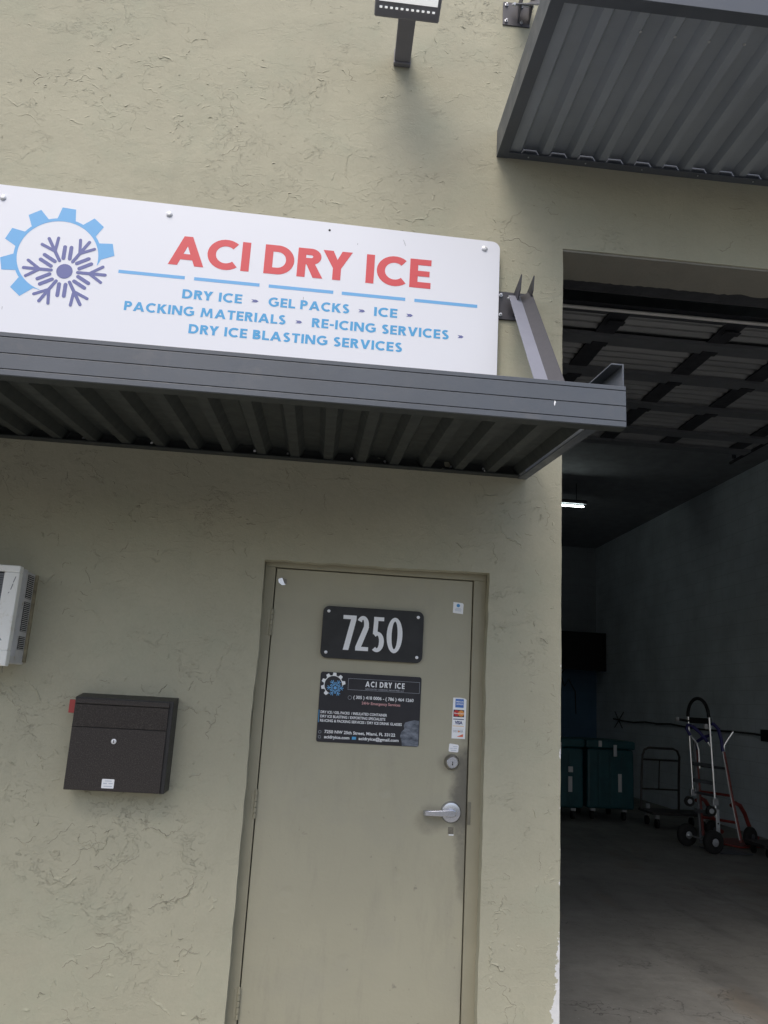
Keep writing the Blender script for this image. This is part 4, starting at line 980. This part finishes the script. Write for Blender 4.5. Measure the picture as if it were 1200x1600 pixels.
# ------------------------------------------------------------------ teal bins on castors
def bin_(x0, x1, y0, y1, label, tags):
    b = thing('insulated_bin', label, 'bin', ((x0 + x1) / 2, (y0 + y1) / 2, 0), 'teal insulated bins on castors')
    t_ = MB().box(x0, x1, y0, y1, .17, 1.03).build('tub', m_teal, b, bevel=.035, seg=3)
    MB().box(x0 - .02, x1 + .02, y0 - .02, y1 + .02, 1.035, 1.16).build('lid', m_teal, b, bevel=.03, seg=3)
    for f_ in (.25, .5, .75):
        xx_ = x0 + (x1 - x0) * f_
        MB().box(xx_ - .018, xx_ + .018, y0 - .022, y0 - .0015, .22, .98).build('rib', m_teal, t_, bevel=.006)
    for f_ in (.3, .7):
        yy_ = y0 + (y1 - y0) * f_
        MB().box(x1 + .0015, x1 + .022, yy_ - .018, yy_ + .018, .22, .98).build('rib', m_teal, t_, bevel=.006)
    for xx_ in (x0 + .12, x1 - .12):
        for yy_ in (y0 + .12, y1 - .12):
            c_ = MB().box(xx_ - .035, xx_ + .035, yy_ - .03, yy_ + .03, .125, .17).build('caster', m_galv, b)
            MB().cyl((xx_ - .022, yy_ + .02, .062), (xx_ + .022, yy_ + .02, .062), .060, 16).build('wheel', m_rubber, c_)
    for (xx_, za, zb, w_) in tags: MB().box(xx_, xx_ + w_, y0 - .028, y0 - .0235, za, zb).build('white_tag', m_tag, b)
    MB().box(x0 + (x1 - x0) * .55, x0 + (x1 - x0) * .55 + .05, y0 - .045, y0 - .022, .93, 1.10).build('latch', m_galv, b, bevel=.004)
    return b
bin_(4.43, 5.16, 8.72, 9.6, 'teal insulated bin with white tags, right one of the pair, nearest the steel cart', ((4.60, 1.06, 1.15, .05), (4.90, .42, .68, .055)))
bin_(3.45, 4.34, 8.62, 9.5, 'teal insulated bin half hidden by the opening edge, left one of the pair', ((4.10, .40, .62, .06), (4.10, .68, .76, .07)))

# ------------------------------------------------------------------ platform cart with upright handle frame
pt = thing('platform_cart', 'dark low platform cart with an upright tube handle between bins and hand trucks', 'cart', (5.5, 8.5, 0))
MB().box(5.17, 6.05, 8.1, 8.62, .19, .225).build('platform', m_dkframe, pt, bevel=.006)
ax, bx = 5.20, 5.78
def arcpts(x, z): return x, z
hp = [(ax, 8.58, .22), (ax + .02, 8.58, .70), (ax + .04, 8.58, .98), (ax + .07, 8.58, 1.06), (ax + .13, 8.58, 1.09), (bx - .06, 8.58, 1.09), (bx - .0, 8.58, 1.06), (bx + .03, 8.58, .98), (bx + .01, 8.58, .6), (bx, 8.58, .22)]
hf = MB().tube(hp, .017, 8).build('handle_frame', m_dkframe, pt, smooth=True)
MB().tube([(ax + .035, 8.58, .92), (bx + .02, 8.58, .92)], .014, 8).build('cross_bar', m_dkframe, hf)
MB().tube([(ax + .012, 8.58, .50), (bx + .005, 8.58, .50)], .012, 8).build('cross_bar', m_dkframe, hf)
MB().tube([(5.48, 8.58, .51), (5.50, 8.58, .915)], .011, 8).build('mid_bar', m_dkframe, hf)
for x in (5.27, 5.95):
    for y_ in (8.18, 8.54):
        c_ = MB().box(x - .03, x + .03, y_ - .025, y_ + .025, .13, .19).build('caster', m_galv, pt)
        MB().cyl((x - .018, y_, .065), (x + .018, y_, .065), .062, 16).build('wheel', m_rubber, c_)
MB().box(5.28, 5.33, 8.56, 8.60, .225, .29).build('clamp', m_alu, pt)

# ------------------------------------------------------------------ tall aluminium convertible hand truck, seen nearly side on
def wheel(c, ax, r, w_, parent, hub):
    c = Vector(c); a = Vector(ax).normalized()
    t_ = MB().lathe(c - a * w_ / 2, a, [(0, r * .62), (w_ * .05, r * .86), (w_ * .25, r * .98), (w_ * .5, r), (w_ * .75, r * .98), (w_ * .95, r * .86), (w_, r * .62)], 28).build('wheel', m_rubber, parent, smooth=True)
    MB().lathe(c - a * w_ * .56, a, [(0, r * .18), (.004, r * .30), (.010, r * .50), (.014, r * .60), (w_ * 1.06, r * .60), (w_ * 1.1, r * .5), (w_ * 1.12, r * .2)], 24).build('hub', hub, t_, smooth=True)
    for k_ in range(6):
        v = Matrix.Rotation(k_ * pi / 3, 3, a) @ a.orthogonal().normalized() * r * .42
        MB().cyl(c + v - a * (w_ * .56 + .002), c + v - a * (w_ * .4), r * .075, 8).build('hub_hole', m_black, t_)
    return t_
ht = thing('hand_truck', 'tall silver aluminium hand truck with black loop handle and two wheels', 'hand truck', (5.15, 6.5, 0))
A = Vector((5.205, 6.28, 0)); B = Vector((5.125, 6.68, 0))       # the two side rails, near and far
ax_ = (B - A).normalized(); 
lean = Vector((-.035, 0, 0))
def rail(P, z0_, z1_, r, mat, name='rail', off=(0, 0, 0)):
    o_ = Vector(off); return MB().tube([P + o_ + Vector((0, 0, z0_)) + lean * z0_, P + o_ + Vector((0, 0, z1_)) + lean * z1_], r, 8).build(name, mat, ht, smooth=True)
rail(A, .42, 1.60, .0135, m_alu); rail(B, .62, 1.60, .0115, m_alu)
rail(B, .06, 1.30, .018, m_ac_s, off=(.045, -.03, 0))
mid = (A + B) / 2
lp = []
for i in range(15):
    a = pi * i / 14
    q = mid + (A - mid) * cos(a) + Vector((0, 0, 1.58 + .23 * sin(a))) + lean * 1.7; lp.append(q)
MB().tube(lp, .021, 10).build('loop_handle', m_rubber, ht, smooth=True)
def xbar(z_, hgt, dep, mat, name='cross_bar'):
    a_ = A + lean * z_ + Vector((0, 0, z_)); b_ = B + lean * z_ + Vector((0, 0, z_)); s = Vector((dep, 0, 0)); h_ = Vector((0, 0, hgt))
    return MB().hexa([a_, b_, b_ + s, a_ + s, a_ + h_, b_ + h_, b_ + s + h_, a_ + s + h_]).build(name, mat, ht, bevel=.003)
xbar(1.50, .07, .03, m_rubber, 'head_plate'); xbar(1.46, .02, .03, m_alu)
for z_ in (.98, .78, .42): xbar(z_, .045, .02, m_ac_s)
xbar(.64, .03, .03, m_ohd_st, 'pivot_bar')
MB().cyl(B + Vector((-.18, .0, 1.535)), B + Vector((.02, 0, 1.52)), .016, 8).build('release_bar', m_rubber, ht)
MB().lathe(B + Vector((-.19, 0, 1.54)), (-1, 0, 0), [(0, .026), (.03, .026), (.036, .015)], 12).build('knob', m_tag, ht)
MB().lathe(A + Vector((-.11, 0, 1.47)), (0, -1, 0), [(0, .030), (.03, .034), (.042, .022)], 12).build('knob', m_tag, ht)
# lower sliding bracket and swivel castors folded up on the rails
for P, z_ in ((A, .60), (B, .66)):
    k_ = MB().box(P.x - .06, P.x + .01, P.y - .03, P.y + .03, z_ - .05, z_ + .03).build('fork', m_galv, ht, bevel=.004)
    MB().cyl((P.x - .075, P.y - .018, z_ - .12), (P.x - .075, P.y + .018, z_ - .12), .062, 18).build('small_wheel', m_rubber, k_)
    MB().cyl((P.x - .075, P.y - .020, z_ - .12), (P.x - .075, P.y + .020, z_ - .12), .030, 14).build('small_hub', m_alu, k_)
MB().box(A.x - .015, A.x + .030, A.y - .004, A.y + .010, .07, .50).build('side_plate', m_alu, ht, bevel=.002)
for z_ in (.20, .34): MB().cyl((A.x + .008, A.y - .006, z_), (A.x + .008, A.y - .003, z_), .010, 8).build('plate_hole', m_black, ht)
wheel((5.115, 6.22, .135), tuple(ax_), .135, .085, ht, m_alu); wheel((5.035, 6.74, .135), tuple(ax_), .135, .085, ht, m_alu)
MB().tube([(5.115, 6.22, .135), (5.035, 6.74, .135)], .011, 8).build('axle', m_galv, ht)
MB().hexa([(5.20, 6.18, .012), (5.60, 6.20, .012), (5.56, 6.62, .012), (5.13, 6.62, .012), (5.20, 6.18, .022), (5.60, 6.20, .022), (5.56, 6.62, .022), (5.13, 6.62, .022)]).build('toe_plate', m_ohd_st, ht)
# the pair of curved blue grips that fold out from this truck
for (gx, gy, dz) in ((5.035, 6.62, 0), (5.175, 6.40, -.02)): pass
gl_ = [(5.16, 6.60, .95), (5.155, 6.60, 1.18), (5.13, 6.60, 1.26), (5.05, 6.60, 1.35)]
MB().tube(gl_, .011, 8).build('grip_tube', m_alu, ht, smooth=True)
MB().tube([(5.05, 6.60, 1.35), (5.00, 6.60, 1.43), (5.02, 6.60, 1.475), (5.07, 6.58, 1.465)], .020, 8).build('grip', m_grip, ht, smooth=True)
MB().tube([(5.07, 6.58, 1.465), (5.14, 6.52, 1.39), (5.21, 6.46, 1.28)], .020, 8).build('grip', m_grip, ht, smooth=True)
MB().tube([(5.21, 6.46, 1.28), (5.245, 6.44, 1.20), (5.25, 6.44, .86)], .011, 8).build('grip_tube', m_alu, ht, smooth=True)

# red hand truck behind it
rt = thing('hand_truck', 'red hand truck with blue grips and curved skid rails, behind the silver one', 'hand truck', (5.65, 6.9, 0))
RA = [(5.73, 6.72, .07), (5.665, 6.78, .60), (5.60, 6.82, 1.16)]; RB = [(5.46, 7.18, .07), (5.44, 7.20, .60), (5.42, 7.22, 1.16)]
MB().tube(RA, .021, 8).build('rail', m_redtruck, rt, smooth=True); MB().tube(RB, .021, 8).build('rail', m_redtruck, rt, smooth=True)
MB().tube([(5.705, 6.71, .10), (5.642, 6.765, .60), (5.578, 6.805, 1.16)], .007, 6).build('edge_strip', m_alu, rt)
for z_, c1, c2 in ((.95, .25, 0), (.62, .5, 0), (.30, .7, 0)):
    def at(P, z):
        (a, b) = (P[0], P[1]) if z < P[1][2] else (P[1], P[2]); f = (z - a[2]) / (b[2] - a[2]); return Vector(a).lerp(Vector(b), f)
    MB().tube([at(RA, z_), at(RB, z_)], .017, 8).build('cross_bar', m_redtruck if z_ < .7 else m_ohd_st, rt)
MB().tube([(5.60, 6.82, 1.14), (5.61, 6.82, 1.24), (5.66, 6.80, 1.33), (5.72, 6.78, 1.42)], .013, 8).build('grip_tube', m_alu, rt, smooth=True)
MB().tube([(5.59, 6.82, 1.16), (5.585, 6.84, 1.30), (5.56, 6.86, 1.44), (5.52, 6.90, 1.50), (5.44, 6.94, 1.51)], .022, 8).build('grip', m_grip, rt, smooth=True)
MB().tube([(5.42, 7.22, 1.14), (5.40, 7.20, 1.24), (5.47, 7.1, 1.32), (5.52, 6.98, 1.36)], .020, 8).build('grip', m_grip, rt, smooth=True)
def skid(dx, dy):
    P = [(5.66, 6.80, .50), (5.74, 6.84, .53), (5.82, 6.88, .50), (5.90, 6.92, .40), (5.96, 6.96, .28), (6.04, 7.0, .14), (6.12, 7.02, .09)]
    MB().tube([(x + dx, y + dy, z) for x, y, z in P], .026, 8).build('skid_rail', m_redtruck, rt, smooth=True)
skid(0, 0); skid(-.26, .42)
MB().hexa([(5.70, 6.66, .012), (6.25, 6.85, .012), (6.02, 7.38, .012), (5.42, 7.22, .012), (5.70, 6.66, .03), (6.25, 6.85, .03), (6.02, 7.38, .03), (5.42, 7.22, .03)]).build('toe_plate', m_redtruck, rt)
wheel((5.93, 6.86, .125), (-.5, .86, 0), .125, .08, rt, m_ohd_st); wheel((5.66, 7.33, .125), (-.5, .86, 0), .125, .08, rt, m_ohd_st)
# low flat dolly in the foreground of the trucks, mostly out of frame
dl = thing('floor_dolly', 'low dark flat dolly on the floor right of the hand trucks', 'dolly', (6.0, 6.3, 0))
MB().box(5.65, 6.45, 6.02, 6.50, .11, .15).build('dolly_deck', m_dkframe, dl, bevel=.006)
for x in (5.73, 6.37):
    for y_ in (6.09, 6.43): MB().cyl((x - .015, y_, .052), (x + .015, y_, .052), .050, 14).build('wheel', m_rubber, dl)
